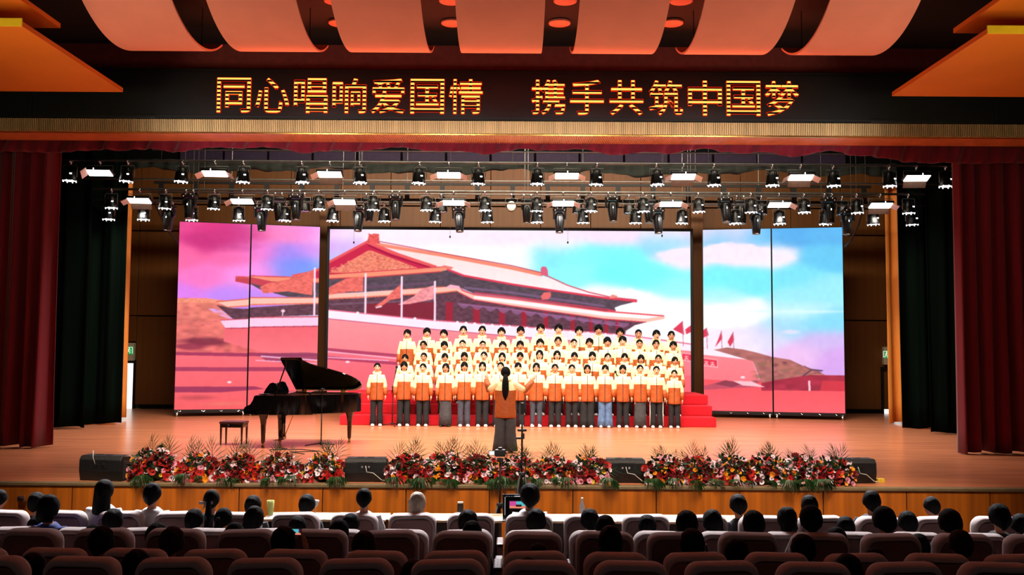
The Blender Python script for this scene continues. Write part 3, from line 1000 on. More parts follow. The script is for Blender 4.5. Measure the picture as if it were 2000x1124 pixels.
    for x0_, y0_, y1_ in ((612, 520, 617), (712, 538, 620), (783, 544, 628), (848, 553, 634)):
        line([(x0_, y0_), (x0_ + 1, y1_)], 4, (255, 222, 240))
    ell(551, 608, 5, 4, (255, 205, 225), .3)
    line([(551, 610), (550, 618)], 2, (255, 205, 225))
    rd = (226, 66, 92)
    for f in ([(1333, 631), (1314, 648), (1336, 659)], [(1350, 639), (1338, 648), (1340, 658), (1352, 652)], [(1380, 640), (1372, 646), (1372, 661), (1384, 655)],
              [(1409, 646), (1404, 660), (1396, 679), (1402, 672), (1411, 661)], [(1432, 648), (1421, 668), (1426, 678), (1434, 664)]):
        poly(f, rd)
        line([f[0], (f[0][0] + 1, 682)], 1.4, (200, 120, 140))
    # trees and low buildings at the right
    poly([(1394, 684), (1420, 679), (1452, 683), (1482, 690), (1510, 698), (1542, 703), (1566, 714), (1590, 722), (1614, 734), (1665, 734), (1665, 742), (1600, 748),
          (1580, 760), (1540, 765), (1486, 748), (1470, 706)], (178, 108, 104), tex=.12, ts=12)
    for k in range(60):
        x = rs.uniform(1472, 1600)
        y = rs.uniform(700 + max(0, x - 1500) * .25, 748)
        ell(x, y, rs.uniform(4, 11), rs.uniform(2, 5), [(196, 120, 100), (120, 70, 80), (150, 110, 90), (215, 120, 120)][rs.randint(4)], .6, .6)
    line([(1566, 736), (1585, 722), (1606, 724)], 2.2, (90, 60, 84))
    line([(1585, 724), (1570, 715)], 1.6, (110, 70, 94))
    poly([(1580, 733), (1665, 733), (1665, 764), (1486, 764), (1486, 748)], (176, 54, 74), tex=.1, ts=14)
    poly([(1605, 744), (1665, 744), (1665, 764), (1600, 764)], (214, 62, 76))
    poly([(1374, 756), (1416, 744), (1492, 756), (1440, 759), (1374, 764)], (200, 84, 104))
    poly([(1395, 752), (1416, 744), (1450, 750), (1430, 758)], (150, 66, 84))
    poly([(1430, 745), (1468, 746), (1494, 757), (1450, 754)], (255, 196, 206))
    line([(1579, 744), (1580, 764)], 4, (255, 205, 215))
    # long dark bands of the square at the left
    dk = (170, 62, 96)
    poly([(330, 689), (500, 691), (640, 694), (640, 696), (560, 699), (330, 695)], dk)
    poly([(500, 693), (600, 690), (640, 693), (640, 702), (560, 712), (520, 706)], (150, 66, 100), .8)
    poly([(330, 718), (640, 720), (640, 728), (330, 726)], (176, 66, 98))
    poly([(330, 756), (500, 757), (520, 762), (430, 768), (330, 767)], (165, 60, 94))
    line([(510, 698), (640, 707)], 2.5, (255, 190, 220))
    line([(500, 706), (640, 713)], 1.8, (255, 180, 215))
    for yb_ in (690, 706):
        poly([(640, yb_), (780, yb_ + 12), (780, yb_ + 18), (640, yb_ + 7)], (176, 60, 96), .85)
    line([(640, 697), (780, 711)], 2, (255, 190, 220))
    line([(640, 709), (760, 715)], 2, (255, 180, 215))
    ell(385, 778, 50, 7, (190, 76, 84), .8, .7)
    ell(440, 790, 60, 6, (236, 130, 110), .8, .6)
    for x, y in ((680, 718), (553, 765), (700, 762), (450, 748), (1450, 738)):
        ell(x, y, 5, 2.6, (255, 225, 235), .3)
    for _ in range(2):
        img = (img + np.roll(img, 1, 0) + np.roll(img, -1, 0)) / 3
        img = (img + np.roll(img, 1, 1) + np.roll(img, -1, 1)) / 3
    img = img * (1 + .015 * (nz(9, 1, 4)[..., None] - .5) * 2)
    img = np.clip(img, 0, 255).reshape(H // S, S, W // S, S, 3).mean((1, 3)) / 255
    h, w2 = img.shape[:2]
    out = np.ones((h, w2, 4), np.float32)
    out[..., :3] = img[::-1]
    im = bpy.data.images.new('screen_picture', w2, h)
    im.pixels.foreach_set(out.ravel())
    im.update()
    im.pack()
    return im, X0, Y0, X1, Y1


IM, IX0, IY0, IX1, IY1 = make_picture()


def screen_mat(name, im, strength):
    m = bpy.data.materials.new(name)
    m.use_nodes = True
    nt = m.node_tree
    nt.nodes.remove(nt.nodes['Principled BSDF'])
    e = nt.nodes.new('ShaderNodeEmission')
    e.inputs[1].default_value = strength
    t = nt.nodes.new('ShaderNodeTexImage')
    t.image = im
    t.extension = 'EXTEND'
    uv = nt.nodes.new('ShaderNodeUVMap')
    uv.uv_map = 'uv'
    nt.links.new(uv.outputs[0], t.inputs[0])
    nt.links.new(t.outputs[0], e.inputs[0])
    nt.links.new(e.outputs[0], nt.nodes['Material Output'].inputs[0])
    return m


M['picture'] = screen_mat('screen picture', IM, 1.06)


def quad_uv(name, p, uvs, m, parent):
    me = bpy.data.meshes.new(name)
    me.from_pydata([tuple(q) for q in p], [], [(0, 1, 2, 3)])
    l = me.uv_layers.new(name='uv')
    for i, q in enumerate(uvs):
        l.data[i].uv = q
    me.materials.append(m)
    return inst(name, me, parent)


def led_panel(pxl, pxr, Yl, Yr, yt, yb, ztop, zbot, label, wheels=True, rim=.02):
    """a flat video panel standing between two ground points; picture rectangle given in the picture's own pixels"""
    A = P(pxl, 640, Yl)
    B = P(pxr, 640, Yr)
    a, b = Vector((A.x, Yl, 0)), Vector((B.x, Yr, 0))
    d = (b - a).normalized()
    nrm = Vector((d.y, -d.x, 0))      # towards the hall
    t = thing('video_screen', label, 'screen', ((a + b) / 2)[:], 0, 'video screens at the back of the stage')
    o = (a + b) / 2

    def L(v):
        return Vector(v) - o
    ang = math.atan2(d.y, d.x)
    w_ = (b - a).length
    g = G().box((0, 0, (ztop + zbot) / 2), (w_ + 2 * rim, .10, ztop - zbot + 2 * rim), rot=(0, 0, ang), bev=.01)
    for i in range(len(g.v)):
        g.v[i] = tuple(Vector(g.v[i]) - nrm * .056)
    g.build('cabinet', M['screen_black'], t)
    pts = [L(a + Vector((0, 0, zbot))), L(b + Vector((0, 0, zbot))), L(b + Vector((0, 0, ztop))), L(a + Vector((0, 0, ztop)))]
    pts = [q + nrm * .004 for q in pts]
    u0, u1 = (pxl - IX0) / (IX1 - IX0), (pxr - IX0) / (IX1 - IX0)
    v0, v1 = 1 - (yb - IY0) / (IY1 - IY0), 1 - (yt - IY0) / (IY1 - IY0)
    quad_uv('display', pts, [(u0, v0), (u1, v0), (u1, v1), (u0, v1)], M['picture'], t)
    if wheels:
        R = Euler((0, 0, ang)).to_matrix()
        g = G().box((0, 0, zbot - .055), (w_ + .02, .16, .09), rot=(0, 0, ang), bev=.01)
        g.build('base_beam', M['black'], t)
        g = G()
        for k, q in enumerate((-.42, -.1, .15, .38)):
            c = R @ Vector((q * w_, -.09, zbot - .05))
            g.tube([c + R @ Vector((-.04, 0, .02)), c + R @ Vector((0, -.02, -.01)), c + R @ Vector((.03 + .02 * (k % 2), 0, .02))], .008, 5)
        g.build('plug', M['chrome'], t)
        for q in (-.46, .46):
            g = G()
            c = R @ Vector((q * w_, -.06, .055))
            g.lathe([(.02, -.02), (.05, -.02), (.055, 0), (.05, .02), (.02, .02)], c, 14, rot=(0, math.pi / 2, ang))
            g.box(c + Vector((0, 0, .045)), (.06, .07, .05), rot=(0, 0, ang), bev=.01)
            g.build('castor', M['chrome'], t)
    return t


ZT = 5.5
led_panel(345, 484.5, 26.0, 26.5, 434, 801, ZT, .19, 'outer left video screen with magenta clouds and dark trees')
led_panel(487.5, 621, 26.5, 27.0, 438, 801, ZT, .19, 'left video screen with the roof tip, behind the piano')
led_panel(641, 1349, 27.5, 27.5, 449, 780, ZT, .62, 'wide central video screen showing a red gate tower', False, .09)
led_panel(1374, 1507, 27.1, 26.7, 443, 805, ZT, .19, 'right video screen with cloud, small flags and wall end')
led_panel(1510, 1648, 26.7, 26.3, 440, 807, ZT, .19, 'outer right video screen with blue sky above trees')
g = G()
for x in (-5, -2, 1, 4):
    g.box((x, 27.9, .31), (.1, .5, .62))
g.box((0, 27.7, .3), (10.6, .1, .1))
o = g.build('screen_support', M['black_matte'])
tag(o, 'black support frame under the central video screen', 'frame')
# brown piers between the screens
for i, (x0, x1) in enumerate(((622, 640), (1353, 1373))):
    a, b = P(x0 - 2, 640, 28.2), P(x1 + 2, 640, 28.2)
    struct(G().box(((a.x + b.x) / 2, 28.3, 3.3), (b.x - a.x, .2, 6.6), bev=.01), 'trim_%d' % (5 + i), M['back_wood'])
# ------------------------------------------------------------------ lighting bars over the stage
def bar(name, x0, x1, Y, z, r, label, group='lighting bars over the stage'):
    g = G().tube([(x0, Y, z), (x1, Y, z)], r, 8)
    o = g.build(name, M['steel'], smooth=True)
    tag(o, label, 'pipe', group)
    return o


BARS = {}
for key, Y, yl, yr, r, lab in (('A', 20.5, 311, 326, .026, 'front steel lighting bar carrying the upper row of lamps'),
                               ('A2', 22.0, 348, 361, .022, 'thin steel bar seen between the two rows of lamps'),
                               ('B', 22.6, 367, 382, .030, 'steel lighting bar carrying the second row of lamps'),
                               ('C', 22.95, 391, 404, .024, 'rear steel bar carrying the lowest row of lamps'),
                               ('V', 18.7, 290, 303, .018, 'thin pale pipe just below the crimson valance')):
    a, b = P(300, yl + (yr - yl) * .11, Y), P(1700, yl + (yr - yl) * .91, Y)
    sl = 0
    z = (a.z + b.z) / 2
    BARS[key] = (Y, z)
    bx = {'V': 7.4, 'A': 10.3, 'A2': 10.3, 'B': 10.9, 'C': 10.6}[key]
    bo = bar('lighting_bar', -bx, bx, Y, z, r, lab)
    for k in range(-2, 3):
        G().tube([(k * 4.1 + .3, Y, z), (k * 4.1 + .3, Y, 9.15)], .004, 5).build('suspension_wire', M['steel'], bo)
# ladder truss at the rear
Y = 26.0
z1, z2 = P(1000, 361, Y).z, P(1000, 392, Y).z
tr = thing('ladder_truss', 'flat black ladder truss hanging behind the lamps', 'truss', (0, Y, z1))
for zz in (z1, z2):
    G().box((0, 0, zz - z1), (20.4, .06, .07)).build('rail', M['black'], tr)
rm = G().box((0, 0, (z2 - z1) / 2), (.13, .05, z1 - z2)).mesh('rung', M['black'])
for k in range(-10, 11):
    inst('rung', rm, tr, (k * 1.0, 0, 0))
for k in (-8, -3, 2, 7):
    G().tube([(k, 0, 0), (k, 0, 9.1 - z1)], .012, 6).build('suspension_wire', M['steel'], tr)


# ---- fixtures (origin at the clamp on the bar)
def ring_pts(r, z, n):
    return [(r * math.cos(2 * math.pi * k / n), r * math.sin(2 * math.pi * k / n), z) for k in range(n)]


clamp_m = G().tube([(0, 0, .03), (0, 0, -.07)], .022, 8).box((0, 0, 0), (.05, .09, .075), bev=.012).ball((0, -.045, .0), .021, 8, 6).mesh('clamp', M['chrome'], True)
yoke_m = G().tube([(-.15, 0, -.36), (-.155, 0, -.12), (-.145, 0, -.085), (.145, 0, -.085), (.155, 0, -.12), (.15, 0, -.36)], .0085, 6).mesh('yoke', M['steel'], True)
body_m = G().lathe([(.02, -.10), (.065, -.115), (.10, -.16), (.122, -.24), (.138, -.34), (.15, -.42), (.152, -.45), (.143, -.45), (.135, -.44)], n=20)
for k in range(10):
    t = 2 * math.pi * k / 10
    body_m.box((.112 * math.cos(t), .112 * math.sin(t), -.25), (.03, .010, .20), rot=(0, 0, t))
body_m = body_m.mesh('housing', M['lamp_black'], True)
lens_m = G().lathe([(.132, -.435), (.10, -.446), (.05, -.450)], n=20)
for k in range(8):
    t = 2 * math.pi * k / 8
    lens_m.ball((.142 * math.cos(t), .142 * math.sin(t), -.452), .017, 6, 4)
lens_m = lens_m.mesh('lens_ring', M['white_glow'], True)  # bright rim is a reflection, put in as glow
disp_m = G().box((.07, -.118, -.30), (.055, .012, .032), bev=.003).mesh('display', M['white_glow'])
cab_m = G().tube([(.02, .02, .02), (.09, .03, -.05), (.17, .02, -.12), (.14, .04, -.22), (.06, .06, -.16)], .007, 5).mesh('cable', M['black'], True)


def par(px, pyt, pyb, bar_key, label, dark=False, group=None):
    Y, zb = BARS[bar_key]
    x = P(px, pyt, Y).x
    t = thing('spotlight', label, 'lamp', (x, Y, zb - .03), 0, group)
    rs = random.Random(px)
    inst('clamp', clamp_m, t)
    inst('yoke', yoke_m, t)
    H = inst('housing', body_m, t)
    H.rotation_euler = (rs.uniform(-.06, .02), rs.uniform(-.05, .05), 0)
    inst('lens_ring', lens_m, H, mats=[M['chrome']] if dark else None)
    if not dark:
        inst('display', disp_m, H)
    inst('cable', cab_m, t, rot=(0, 0, rs.choice((0, math.pi))))
    return t


mh_base = G().box((0, 0, -.13), (.34, .24, .09), bev=.02).mesh('base', M['lamp_black'], True)
mh_arm = G().box((0, 0, -.24), (.045, .14, .26), bev=.018).mesh('arm', M['lamp_black'], True)
mh_head = G().loft([(0, 0, -.20, .07, .07), (0, 0, -.26, .115, .11), (0, 0, -.40, .12, .12), (0, 0, -.56, .105, .105), (0, 0, -.70, .092, .092), (0, 0, -.71, .08, .08)], 20, power=2.6)
mh_head.loft([(0, -.10, -.60, .028, .03), (0, -.112, -.57, .04, .03), (0, -.115, -.32, .04, .03), (0, -.10, -.28, .028, .03)], 12)
mh_head = mh_head.mesh('head', M['lamp_black'], True)
mh_badge = G().ball((0, -.145, -.38), (.014, .006, .028), 8, 6).mesh('badge', M['white_glow'], True)
mh_knob = G().ball((0, 0, 0), .022, 8, 6).mesh('knob', M['chrome'], True)
mh_ring = G().lathe([(.094, -.695), (.097, -.71), (.088, -.715)], n=18).mesh('lens_ring', M['steel'], True)


def moving(px, bar_key, label, dark=False, dy=0):
    Y, zb = BARS[bar_key]
    x = P(px, 400, Y).x
    t = thing('moving_head_light', label, 'lamp', (x, Y, zb - .03), 0, 'moving head lights on the stage bars')
    for sx in (-.09, .09):
        inst('clamp', clamp_m, t, (sx, 0, 0))
    inst('base', mh_base, t)
    for sx in (-.14, .14):
        inst('arm', mh_arm, t, (sx, 0, 0))
    H = inst('head', mh_head, t)
    H.rotation_euler = (random.Random(px).uniform(-.12, .05), random.Random(px + 1).uniform(-.06, .06), 0)
    if not dark:
        inst('badge', mh_badge, H)
        for kx, kz in ((-.06, -.10), (.06, -.10), (-.115, -.15), (.115, -.15)):
            inst('knob', mh_knob, t, (kx, -.125, kz))
    inst('lens_ring', mh_ring, H)
    return t


fl_frame = G().tube([(-.30, 0, -.22), (-.30, 0, -.09), (.30, 0, -.09), (.30, 0, -.22)], .008, 6).mesh('yoke', M['steel'], True)
fl_body = G().box((0, 0, .04), (.58, .30, .06), bev=.015).mesh('housing', M['lamp_black'], True)
fl_face = G().box((0, 0, 0), (.52, .27, .02), bev=.008).mesh('lit_face', M['led_white'])
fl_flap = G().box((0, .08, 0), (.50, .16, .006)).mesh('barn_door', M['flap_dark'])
fl_side = G().box((.08, 0, 0), (.16, .24, .006)).mesh('barn_door', M['flap'])
NP_ = [0]


def panel(px, bar_key, label, flaps):
    Y, zb = BARS[bar_key]
    x = P(px, 400, Y).x
    t = thing('panel_light', label, 'lamp', (x, Y, zb - .03), 0, 'flat white panel lights on the stage bars')
    inst('clamp', clamp_m, t)
    inst('yoke', fl_frame, t)
    tilt = -.30
    H = inst('housing', fl_body, t, (0, 0, -.26), (tilt, 0, -.10 * (px - 1000) / 1000))
    inst('lit_face', fl_face, H)
    if 'l' in flaps:
        inst('barn_door', fl_side, H, (-.27, 0, 0), (0, math.pi + .5 * -1, 0))
    if 'r' in flaps:
        inst('barn_door', fl_side, H, (.27, 0, 0), (0, .5, 0))
    if 'f' in flaps:
        inst('barn_door', fl_flap, H, (0, .13, -.005), (-.75, 0, 0))
    if 'L' in flaps:
        inst('barn_door', fl_side, H, (-.24, -.10, -.01), (.5, math.pi - .9, .5))
    inst('badge', mh_badge, t, (0, -.16, .16))
    d = bpy.data.lights.new('panel_lamp', 'AREA')
    d.shape, d.size, d.size_y, d.energy, d.color = 'RECTANGLE', .5, .26, L_RIG, (1, .93, .84)
    d.spread = math.radians(140)
    lo = bpy.data.objects.new('lamp_beam', d)
    COL.objects.link(lo)
    lo.parent = t
    lo.location = (0, -.02, -.47)
    lo.rotation_euler = (.12, 0, 0)


def nth(i, n):
    return ORD[i] + ' from the left end' if i < n - 1 else 'last at the right end'


rowA = [138, 250, 357, 476, 590, 703, 820, 935, 1050, 1166, 1282, 1394, 1508, 1627, 1737, 1847]
for i, px in enumerate(rowA):
    par(px, 315, 350, 'A', 'black round spotlight on the front upper bar, %s' % nth(i, 16), group='round spotlights on the front bar')
pA = [(192, 'L'), (418, 'lr'), (643, 'lf'), (876, 'lr'), (1107, 'lr'), (1335, 'lrf'), (1565, 'lrf'), (1792, 'f')]
for i, (px, f) in enumerate(pA):
    panel(px, 'A', 'lit white panel light on the front upper bar, %s' % nth(i, 8), f)
pB = [(272, 'lf'), (473, 'l'), (673, 'lf'), (886, 'lr'), (1100, 'lr'), (1310, 'lr'), (1522, 'r'), (1720, 'rf')]
for i, (px, f) in enumerate(pB):
    panel(px, 'B', 'lit white panel light on the second bar, %s' % nth(i, 8), f)
rowB = [218, 324, 419, 523, 623, 731, 833, 947, 1049, 1155, 1255, 1363, 1466, 1570, 1673, 1774]
for i, px in enumerate(rowB):
    par(px, 370, 405, 'B', 'black round spotlight on the second bar, %s' % nth(i, 16), group='round spotlights on the second bar')
rowC = [213, 281, 375, 466, 559, 651, 750, 851, 951, 1048, 1139, 1241, 1333, 1434, 1521, 1612, 1704, 1780]
for i, px in enumerate(rowC):
    par(px, 402, 432, 'C', 'black round spotlight on the low rear bar, %s' % nth(i, 18), group='round spotlights on the low rear bar')
mB = [151, 370, 578, 773, 1195, 1416, 1618, 1828]
for i, px in enumerate(mB):
    moving(px, 'B', 'long moving head light on the second bar, %s' % nth(i, 8))
mC = [330, 510, 703, 896, 1093, 1284, 1477, 1655]
for i, px in enumerate(mC):
    moving(px, 'C', 'long moving head light hanging low over the screens, %s' % nth(i, 8))
BARS['D'] = (23.7, P(1000, 380, 23.7).z)
bo = bar('lighting_bar', -9.4, 9.4, 23.7, BARS['D'][1], .022, 'dim rear lighting bar behind the other rows of lamps')
for k in (-8, -4.4, 0.4, 4.4, 8):
    G().tube([(k, 23.7, BARS['D'][1]), (k, 23.7, 9.15)], .006, 5).build('suspension_wire', M['steel'], bo)
mD = [544, 722, 1030, 1268, 1446]
for i, px in enumerate(mD):
    moving(px, 'D', 'unlit dark moving head light in the rear, %s' % nth(i, 5), True)
rowD = [595, 862, 1129, 1228, 1487, 1645]
for i, px in enumerate(rowD):
    par(px, 390, 410, 'D', 'unlit dark spotlight in the rear, %s' % nth(i, 6), True, group='dark spotlights in the rear')
c = P(999, 378, 23.7)
t = thing('white_spotlight', 'single spotlight with a white lens hanging at the centre rear', 'lamp', (c.x, 23.7, BARS['D'][1] - .02))
inst('clamp', clamp_m, t)
inst('yoke', yoke_m, t)
G().ball((0, -.02, -.27), (.14, .10, .17), 16, 10).build('housing', M['lamp_black'], t, True)
G().ball((0, -.09, -.30), (.12, .06, .13), 16, 10).build('lens', M['white_box'], t, True)
# tiny microphones hanging on wires in front of the centre screen
for i, (px, py) in enumerate(((691, 474), (879, 463), (1109, 474), (1293, 461))):
    c = P(px, py, 24.6)
    t = thing('hanging_microphone', 'tiny black microphone on a thin wire, %s of four from the gable side' % ORD[i], 'microphone', c[:], 0, 'microphones hanging over the choir')
    G().ball((0, 0, 0), (.022, .022, .035), 8, 6).build('capsule', M['foam'], t, True)
    G().tube([(0, 0, .03), (0, 0, 9.1 - c.z)], .003, 4).build('wire', M['steel'], t)
# cables sagging from the bar ends behind the outer screens
for i, pp in enumerate((((303, 393), (306, 405), (318, 430), (332, 455), (348, 475)), ((1688, 404), (1684, 412), (1676, 440), (1662, 470), (1650, 482)))):
    pts = [P(a, b, 22.95 + .3 * k) for k, (a, b) in enumerate(pp)]
    o = G().tube(pts, .03, 6).build('hanging_cable', M['black'], smooth=True)
    tag(o, ['thick black cable sagging down beside the left magenta screen', 'thick black cable sagging down beside the right blue screen'][i], 'cable', 'cables hanging from the bars')

# ------------------------------------------------------------------ red carpeted risers
R1x0, R1x1 = P(668, 833, 23.65).x, P(1399, 833, 23.65).x
cx = 0
for i, (y0, y1, z0, z1, a, b, lab) in enumerate(((23.62, 26.6, 0, .25, 664, 1399, 'lowest red carpeted riser step under the choir'),
                                                   (24.22, 26.6, .25, .5, 664, 1391, 'middle red carpeted riser step'),
                                                   (24.82, 26.6, .5, .75, 664, 1383, 'top red carpeted riser step behind the boys'))):
    xa_, xb_ = P(a, 800, y0).x, P(b, 800, y0).x
    g = G()
    g.box(((xa_ + xb_) / 2, (y0 + y1) / 2, (z0 + z1) / 2), (xb_ - xa_, y1 - y0, z1 - z0 - .002), bev=.02)
    o = g.build('riser_step', M['carpet'])
    tag(o, lab, 'riser', 'red carpeted choir risers')

# ------------------------------------------------------------------ people


def remesh(g, name, m, vox, smooth=2):
    me = g.mesh('tmp', m)
    ob = bpy.data.objects.new('tmp', me)
    COL.objects.link(ob)
    r = ob.modifiers.new('r', 'REMESH')
    r.mode = 'VOXEL'
    r.voxel_size = vox
    r.use_smooth_shade = True
    s = ob.modifiers.new('s', 'SMOOTH')
    s.iterations = smooth
    s.factor = .5
    dg = bpy.context.evaluated_depsgraph_get()
    out = bpy.data.meshes.new_from_object(ob.evaluated_get(dg))
    out.name = name
    bpy.data.objects.remove(ob)
    out.materials.clear()
    out.materials.append(m)
    out.polygons.foreach_set('use_smooth', [True] * len(out.polygons))
    return out


HZ = 1.592     # head centre in a standing figure 1.70 m tall


def head_geo(g, c, fem=False, turn=0):
    c = Vector(c)

    def fn(u):
        t = max(0, -u.z)
        k = 1 - (.36 if fem else .30) * t ** 1.6
        f = 1.0
        y = u.y * (1 - .12 * t) - .10 * t
        x = u.x * k
        # eye sockets and brow
        if u.y < -.3:
            for sx in (-.38, .38):
                d = ((u.x - sx) / .2) ** 2 + ((u.z - .08) / .13) ** 2
                y += .07 * math.exp(-d)
            d = (u.x / .12) ** 2 + ((u.z + .12) / .22) ** 2
            y -= .15 * math.exp(-d)
            d = (u.x / .28) ** 2 + ((u.z + .55) / .10) ** 2
            y -= .05 * math.exp(-d)
            d = (u.x / .25) ** 2 + ((u.z + .9) / .14) ** 2
            y -= .06 * math.exp(-d)
        return Vector((x, y, u.z))
    g.ball(c, (.084, .102, .122), 32, 24, fn=fn)
    for sx in (-1, 1):
        g.ball(c + Vector((sx * .083, .008, -.005)), (.011, .021, .034), 8, 6)


def hand_geo(g, wr, d, n, s, curl=.5):
    """wr wrist, d along fingers, n palm normal (faces), s thumb side"""
    wr, d, n = Vector(wr), Vector(d).normalized(), Vector(n).normalized()
    s = Vector(s).normalized()
    g.tube([wr - d * .02, wr + d * .03, wr + d * .085], [(.022, .017), (.036, .014), (.038, .012)] if False else [.021, .026, .024], 10)
    for k, (off, L) in enumerate(((.030, .068), (.010, .078), (-.010, .074), (-.028, .058))):
        b = wr + d * .07 + s * off
        m_ = b + d * L * .55 + n * L * .12 * curl
        e = b + d * L * .95 + n * L * .5 * curl
        g.tube([b - d * .02, b + d * .01, m_, e], [.0095, .0095, .0085, .0075], 8)
    b = wr + d * .02 + s * .02
    g.tube([b, b + s * .032 + d * .02, b + s * .042 + d * .055 + n * .01], [.013, .011, .008], 8)


def figure(arms, sit=False, dz=0.0, fem=True, lean=0.0, vox=.0085, name='body', hands=True, neck_z=1.42):
    """continuous body mesh; arms: per side (shoulder, elbow, wrist, hand dir, palm normal, thumb side)"""
    g = G()
    q = .93 if fem else 1.0
    Z = lambda z: z + dz
    g.loft([(0, 0, Z(.86), .13 * q, .10), (0, 0, Z(.92), .155, .105), (0, 0, Z(1.02), .135, .095), (0, 0, Z(1.15), .135 * q, .095), (0, -.005, Z(1.28), .155 * q, .105),
            (0, 0, Z(1.36), .15 * q, .09), (0, 0, Z(1.41), .10 * q, .07), (0, 0, Z(1.43), .06, .06)], 24)
    g.tube([(0, .01, Z(1.38)), (0, .0, Z(1.46)), (0, -.01, Z(1.54))], [.056, .05, .05], 12)
    head_geo(g, (0, -.012, Z(HZ)), fem)
    for sh, el, wr, hd, pn, ts in arms:
        sh, el, wr = Vector(sh), Vector(el), Vector(wr)
        for v in (sh, el, wr):
            v.z += dz
        c = Vector((sh.x * .55, 0, sh.z - .01))
        g.tube([c, sh, sh.lerp(el, .5), el, el.lerp(wr, .4), wr], [.052, .052, .043, .036, .034, .024], 12)
        if hands:
            hand_geo(g, wr, hd, pn, ts)
    for sx in (-1, 1):
        if sit:
            g.tube([(sx * .09, .02, .53), (sx * .10, -.2, .53), (sx * .11, -.43, .51)], [.085, .075, .055], 12)
            g.tube([(sx * .11, -.43, .52), (sx * .11, -.44, .38), (sx * .11, -.42, .10)], [.055, .052, .036], 12)
            g.tube([(sx * .11, -.40, .05), (sx * .12, -.50, .04), (sx * .12, -.56, .03)], [.04, .036, .025], 10)
        else:
            g.tube([(sx * .085, 0, .90), (sx * .09, 0, .72), (sx * .09, -.005, .50), (sx * .09, .01, .36), (sx * .09, .005, .09)], [.088, .078, .052, .054, .036], 12)
            g.tube([(sx * .09, .03, .045), (sx * .095, -.07, .038), (sx * .10, -.14, .03)], [.04, .036, .025], 10)
    if lean:
        R = Matrix.Rotation(lean, 3, 'X')
        piv = Vector((0, .05, .50))
        for i, v in enumerate(g.v):
            v = Vector(v)
            if v.z > .5 and v.y > -.35:
                k = min(1, (v.z - .5) / .15)
                g.v[i] = tuple(v.lerp(piv + R @ (v - piv), k))
    return remesh(g, name, M['skin'], vox)


def leaned(g, lean):
    if lean:
        R = Matrix.Rotation(lean, 3, 'X')
        piv = Vector((0, .05, .50))
        for i, v in enumerate(g.v):
            v = Vector(v)
            if v.z > .5 and v.y > -.35:
                k = min(1, (v.z - .5) / .15)
                g.v[i] = tuple(v.lerp(piv + R @ (v - piv), k))
    return g


def crumple(g, amt, seed, fr=9):
    for i, v in enumerate(g.v):
        v = Vector(v)
        n_ = mnoise.noise_vector(v * fr + Vector((seed, 0, 0)))
        g.v[i] = tuple(v + n_ * amt)
    return g


def jacket(arms, dz=0.0, split=1.19, sl_split=None, seed=0, hem=.71, wide=1.0, lean=0, sleeve_r=1.0, back=False, detail=2):
    """two-tone jacket as one mesh: slot 0 upper, slot 1 lower"""
    g = G()
    zz = [hem, hem + .03, hem + .07, .86, .94, 1.02, 1.10, split - .002, split + .002, 1.26, 1.32, 1.37, 1.405, 1.43, 1.455]
    prof = [(hem, .196, .140), (hem + .03, .205, .145), (.86, .203, .14), (1.02, .198, .134), (1.10, .197, .132), (1.19, .203, .132), (1.28, .202, .126), (1.34, .186, .118), (1.385, .150, .105),
            (1.42, .115, .092), (1.455, .086, .082)]
    pz = [p[0] for p in prof]
    rings = []
    for z in sorted(zz):
        rings.append((0, 0, z + dz, float(np.interp(z, pz, [p[1] for p in prof])) * wide, float(np.interp(z, pz, [p[2] for p in prof]))))
    g.loft(rings, 28, mi=lambda z: 0 if z > split + dz else 1, power=2.35)
    for a in arms:
        sh, el, wr = Vector(a[0]), Vector(a[1]), Vector(a[2])
        for v in (sh, el, wr):
            v.z += dz
        c = Vector((sh.x * .45, 0, sh.z - .03))
        k = sl_split if sl_split is not None else .75
        # path parameter: shoulder 0, elbow .5, wrist 1
        cu = sh.lerp(el, k * 2) if k < .5 else el.lerp(wr, (k - .5) * 2)
        p1 = [c, sh, sh.lerp(el, .55)] + ([el] if k > .5 else []) + [cu]
        r1 = [.080, .072, .068] + ([.066] if k > .5 else []) + [.064]
        p2 = [cu] + ([el] if k <= .5 else []) + [cu.lerp(wr, .5) if k > .5 else el.lerp(wr, .5), wr]
        r2 = [.064] + ([.064] if k <= .5 else []) + [.062, .050]
        g.tube(p1, [r * sleeve_r for r in r1], 14, 0)
        g.tube(p2, [r * sleeve_r for r in r2], 14, 1)
    leaned(g, lean)
    crumple(g, .010, seed)
    return g.mesh('jacket', [M['cream'], M['rust']], True)


def hood_mesh(dz=0, lean=0, seed=0):
    g = G()
    pts, rr = [], []
    for k in range(15):
        t = math.radians(-62 + k * (304 / 14)) + math.pi / 2 - math.radians(28)
        t = math.radians(-90 + 24 + k * (312 / 14))
        pts.append((.092 * math.cos(t), .088 * math.sin(t) + .004, 1.452 + dz + .022 * math.sin(t)))
        rr.append(.030 + .012 * max(0, math.sin(t)))
    g.tube(pts, rr, 10)
    leaned(g, lean)
    crumple(g, .006, seed, 16)
    return g.mesh('hood', M['cream'], True)


def zip_mesh():
    g = G()
    pts = [(0, -.1465, .712), (0, -.1465, .86), (0, -.1415, 1.02), (0, -.139, 1.19), (0, -.134, 1.28), (0, -.118, 1.385), (0, -.104, 1.43)]
    for a, b in zip(pts[:-1], pts[1:]):
        a, b = Vector(a), Vector(b)
        g.box((a + b) / 2, (.012, .008, (b - a).length * 1.02), rot=(-math.atan2(b.y - a.y, b.z - a.z), 0, 0))
    return g.mesh('zip', M['zip'])


